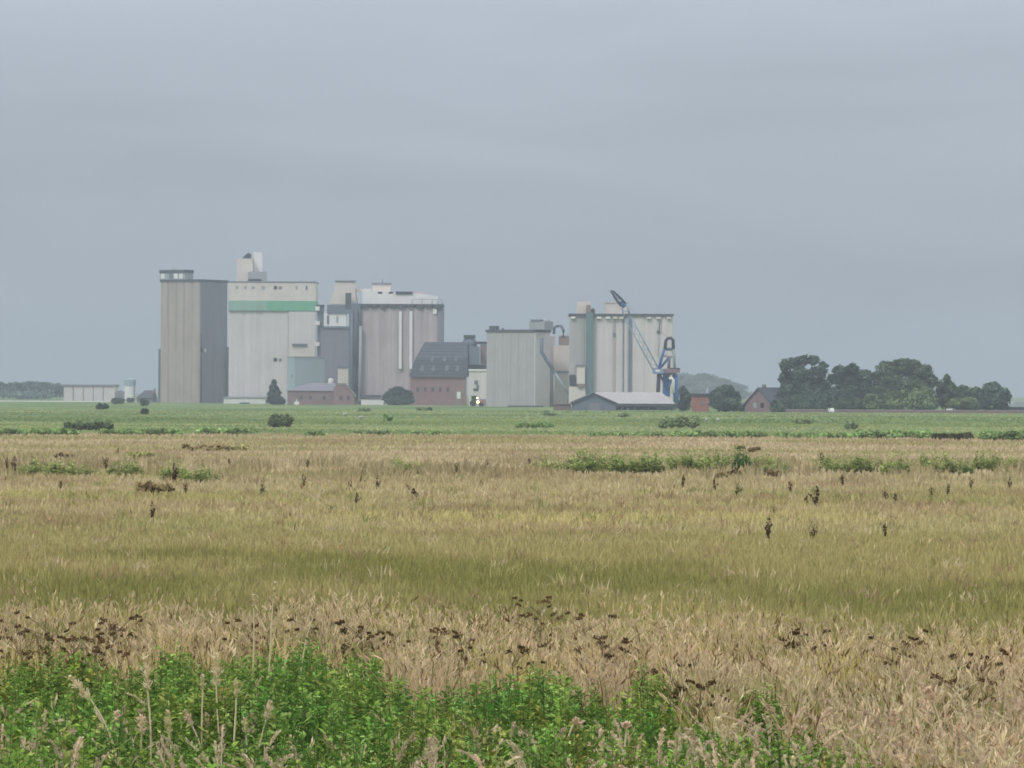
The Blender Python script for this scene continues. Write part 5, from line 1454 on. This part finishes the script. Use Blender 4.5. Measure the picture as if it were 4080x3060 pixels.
def build_stalks():
    """single pale grass stalks that stand out in front of the thicket"""
    def stalk(base, tip, label, seed, headlen, fat, col, arch=0.0, Y=None):
        g = np.random.default_rng(seed)
        Yd = Y or 53.0
        b0 = ground_at(base[0], 3060); b0 = Vector((at(base[0], base[1], Yd).x, Yd, 0))
        t0 = at(tip[0], tip[1], Yd)
        root = empty('grass_stalk', b0); tag(root, label, 'grass stalk', 'pale seeding grass stalks')
        T = t0 - b0
        n = 9
        pts = []
        for i in range(n):
            t = i / (n - 1)
            x = T.x * (t ** 1.6)
            z = T.z * (t + arch * math.sin(math.pi * t) * 0.5)
            pts.append(Vector((x + 0.022 * math.sin(t * 5.5 + seed) * t, 0.03 * math.sin(t * 3), z)))
        tube_obj('stem', pts, 0.006, M['pale_stem'], root, 5, [0.014 - 0.006 * i / n for i in range(n)])
        # seed head follows the top of the stem
        L = sum((pts[i + 1] - pts[i]).length for i in range(n - 1))
        f0 = max(0.0, 1 - headlen / L)
        m = int(680 * headlen); fat = fat * 2.1
        q = np.empty((m, 4, 3)); cc = np.empty((m, 3))
        for i in range(m):
            t = f0 + (1 - f0) * (i + g.random()) / m
            u = t * (n - 1); k = min(int(u), n - 2)
            p = pts[k].lerp(pts[k + 1], u - k)
            ax = (pts[k + 1] - pts[k]).normalized()
            tt = (t - f0) / (1 - f0)
            wd = fat * (0.35 + 0.65 * math.sin(math.pi * min(1, tt * 0.85 + 0.15))) * (0.95 + 0.5 * math.sin(tt * 15 + seed))
            a = g.random() * 6.283
            sd = Vector((math.cos(a), math.sin(a), 0)); sd = (sd - ax * sd.dot(ax)).normalized()
            out = (ax * 0.7 + sd * 0.7).normalized()
            c0 = p + sd * (wd * g.random() ** 0.5)
            ln = 0.017 + 0.014 * g.random()
            pr = out.cross(ax).normalized() * ln * 0.42
            e0, e2 = c0 - out * ln, c0 + out * ln
            q[i] = [e0, c0 + pr, e2, c0 - pr]
            cc[i] = np.array(col) * (0.75 + 0.45 * g.random())
        link('seed_head', np_mesh('seed_head', q.reshape(-1, 3), np.arange(m * 4).reshape(m, 4), np.repeat(cc, 4, axis=0)), root, M['grass'])
        # one withered blade
        sgn = 1 if seed % 2 else -1
        p = pts[3]
        v = [p, p + Vector((0.05 * sgn, 0.004, 0.10)), p + Vector((0.05 * sgn, -0.012, 0.11)), p + Vector((0.15 * sgn, 0, 0.06)), p + Vector((0, -0.012, 0))]
        link('blade', mesh('blade', v, [(0, 1, 2, 4), (1, 3, 2)]), root, M['pale_stem'])
    M['pale_stem'] = plain('pale_straw_stem', (0.66, 0.56, 0.34), 0.9, 0.1, 4.0)
    P1 = (0.90, 0.79, 0.56); P2 = (0.87, 0.70, 0.53); P3 = (0.83, 0.76, 0.48)
    data = [((500, 3240), (283, 2695), 0.34, 0.030, P1, 0.15, 'pale feathery stalk leaning left, thickest seed head at lower left'),
            ((600, 3260), (585, 2615), 0.36, 0.024, P1, 0.0, 'tallest upright pale stalk at lower left'),
            ((690, 3240), (672, 2830), 0.25, 0.020, P3, 0.0, 'short pale stalk right beside the tallest upright one'),
            ((880, 3260), (858, 2605), 0.34, 0.028, P1, 0.0, 'tall upright pale stalk with broad head, second right of the leaning one'),
            ((810, 3250), (800, 2690), 0.16, 0.014, P3, 0.0, 'thin smooth pale stalk just left of the broad headed stalk'),
            ((930, 3250), (935, 2705), 0.20, 0.016, P3, 0.0, 'thin pale stalk with small nodding head right of the broad headed stalk'),
            ((1000, 3260), (1080, 2795), 0.24, 0.022, P1, 0.1, 'pale stalk leaning right at lower left of the picture'),
            ((830, 3250), (742, 2832), 0.20, 0.018, P2, 0.1, 'pinkish pale stalk leaning left in front of the broad headed stalk'),
            ((560, 3260), (468, 2835), 0.20, 0.022, P2, 0.2, 'pinkish stalk with bent head under the leaning feathery stalk'),
            ((400, 3240), (208, 2880), 0.26, 0.022, P1, 0.75, 'pale stalk arching over to the left, lowest at left'),
            ((450, 3250), (235, 2925), 0.24, 0.020, P2, 0.8, 'second arching pale stalk just below the first arching one'),
            ((560, 3260), (556, 2850), 0.20, 0.034, P2, 0.0, 'stout pinkish seed head below the tallest upright stalk'),
            ((980, 3260), (975, 2860), 0.18, 0.016, P3, 0.0, 'short pale stalk between thin nodding and right leaning stalks'),
            ((60, 3240), (36, 2925), 0.20, 0.010, P3, 0.0, 'thin bare pale stalk at the lower left corner'),
            ((1180, 3240), (1165, 2930), 0.14, 0.018, P3, 0.0, 'short pale stalk right of the lower left stalk group'),
            ((2950, 3250), (2860, 2860), 0.26, 0.026, P1, 0.1, 'pale stalk leaning left below the lone green weed clump'),
            ((3020, 3250), (2920, 2885), 0.22, 0.022, P1, 0.1, 'second pale stalk leaning left below the lone green weed clump'),
            ((2720, 3250), (2660, 2960), 0.22, 0.020, P2, 0.6, 'arching pinkish stalk at the bottom right of the thicket'),
            ((2240, 3250), (2300, 2865), 0.20, 0.024, P2, 0.5, 'bent pinkish stalk in the thicket right of centre'),
            ((2480, 3250), (2500, 2880), 0.20, 0.024, P2, 0.5, 'bent pinkish stalk at the right part of the thicket'),
            ((1920, 3250), (1900, 2950), 0.18, 0.018, P2, 0.2, 'pinkish stalk at the bottom centre of the thicket'),
            ((3780, 3250), (3700, 2740), 0.30, 0.024, P2, 0.3, 'pinkish feathery stalk leaning left in the lower right corner grass'),
            ((3560, 3250), (3560, 2830), 0.28, 0.024, P2, 0.3, 'pinkish feathery stalk at bottom right left of the leaning one')]
    for i, (b0, t0, hl, fat, col, arch, lb) in enumerate(data):
        stalk(b0, t0, lb, 1500 + i, hl, fat, col, arch, 52.5 + 0.23 * (i % 5))
    # far tips against the olive hollow
    stalk((1000, 3000), (1016, 2370), 'slender pale stalk with white tip rising above the bank, left', 1601, 0.18, 0.010, P1, 0, 66)
    stalk((1060, 3000), (1102, 2320), 'slender tan stalk leaning right, highest on the bank at left', 1602, 0.22, 0.009, P3, 0, 66.5)
    stalk((1180, 3000), (1262, 2425), 'pale nodding stalk above the bank beside the green weed peak', 1603, 0.14, 0.012, P1, 0.1, 67)

def build_plumes():
    """masses of pale drooping plumes along the foot of the picture: too many to count"""
    g = np.random.default_rng(4242)
    tips = []
    for _ in range(60): tips.append((g.uniform(120, 1200), g.uniform(2760, 3120)))
    for _ in range(75): tips.append((g.uniform(1650, 2780), g.uniform(2850, 3120)))
    for _ in range(330):
        px = 2700 + 1700 * g.random() ** 0.7
        tips.append((px, g.uniform(2640 + (4080 - px) * 0.16, 3120)))
    for _ in range(40): tips.append((g.uniform(-900, 120), g.uniform(2880, 3120)))
    for _ in range(60): tips.append((g.uniform(4350, 5600), g.uniform(2680, 3120)))
    Q, C = [], []
    for px, py in tips:
        h = g.uniform(0.74, 1.05)
        p = ground_at(px, py, h)
        if p.y < 46.5: continue
        ang = g.normal(math.pi, 0.9) if g.random() < 0.6 else g.normal(0, 0.9)
        reach = abs(g.normal(0.22, 0.16)); droop = g.uniform(0.0, 0.3)
        dx, dy = math.cos(ang), math.sin(ang)
        T = np.linspace(0, 1, 9)
        X = reach * T ** 2.2
        Z = h * (T + droop * np.sin(np.pi * T ** 1.5) * 0.6)
        P = np.stack([p.x - dx * reach + dx * X, p.y - dy * reach + dy * X, Z], 1)
        base = np.array((0.86, 0.69, 0.50)) if g.random() < 0.6 else np.array((0.86, 0.76, 0.50))
        base = base * g.uniform(0.75, 1.08)
        # stem strip
        for i in range(8):
            w = 0.007
            Q.append([P[i] - [w, 0, 0], P[i] + [w, 0, 0], P[i + 1] + [w, 0, 0], P[i + 1] - [w, 0, 0]]); C.append(base * 0.85)
        f0 = g.uniform(0.52, 0.7); fat = g.uniform(0.024, 0.058)
        ph = g.random() * 6
        for i in range(84):
            t = f0 + (1 - f0) * g.random(); u = t * 8; k = min(int(u), 7)
            c = P[k] + (P[k + 1] - P[k]) * (u - k)
            ax = P[k + 1] - P[k]; ax = ax / np.linalg.norm(ax)
            tt = (t - f0) / (1 - f0)
            a = g.random() * 6.283
            sd = np.array([math.cos(a), math.sin(a), 0.15])
            wd = fat * (0.3 + 0.7 * math.sin(math.pi * min(1, tt * 0.85 + 0.12))) * (0.85 + 0.5 * math.sin(tt * 13 + ph))
            c = c + sd * wd * math.sqrt(g.random())
            out = ax * 0.75 + sd * 0.5
            ln = g.uniform(0.016, 0.032)
            pr = np.cross(out, ax); pr = pr / (np.linalg.norm(pr) + 1e-6) * ln * 0.4
            Q.append([c - out * ln, c + pr, c + out * ln, c - pr]); C.append(base * g.uniform(0.72, 1.15))
    Q, C = np.array(Q), np.array(C)
    m = len(Q)
    o = link('plume_grass', np_mesh('plume_grass', Q.reshape(-1, 3), np.arange(m * 4).reshape(m, 4), np.repeat(C, 4, axis=0)), None, M['grass'])
    tag(o, 'mass of pale pinkish drooping grass plumes along the bottom of the picture', 'grass', kind='stuff')

build_weeds()
build_plumes()
build_docks()
build_stalks()

# ------------------------------------------------------------------ the hazy air
def build_haze():
    v = [(x, y, z) for z in (-1.0, 70.0) for x, y in ((-8200, -8200), (8200, -8200), (8200, 8200), (-8200, 8200))]
    f = [(0, 3, 2, 1), (4, 5, 6, 7), (0, 1, 5, 4), (1, 2, 6, 5), (2, 3, 7, 6), (3, 0, 4, 7)]
    m = bpy.data.materials.new('haze_air'); m.use_nodes = True
    n, l = m.node_tree.nodes, m.node_tree.links
    n.clear()
    out = n.new('ShaderNodeOutputMaterial')
    pv = n.new('ShaderNodeVolumePrincipled')
    pv.inputs['Color'].default_value = (0.605, 0.665, 0.80, 1)
    pv.inputs['Density'].default_value = 0.00022
    pv.inputs['Anisotropy'].default_value = 0.0
    l.new(pv.outputs[0], out.inputs['Volume'])
    o = link('haze', mesh('haze', v, f), None, m)
    tag(o, 'thin pale blue haze filling the air over the flat land', 'haze', kind='stuff')
build_haze()
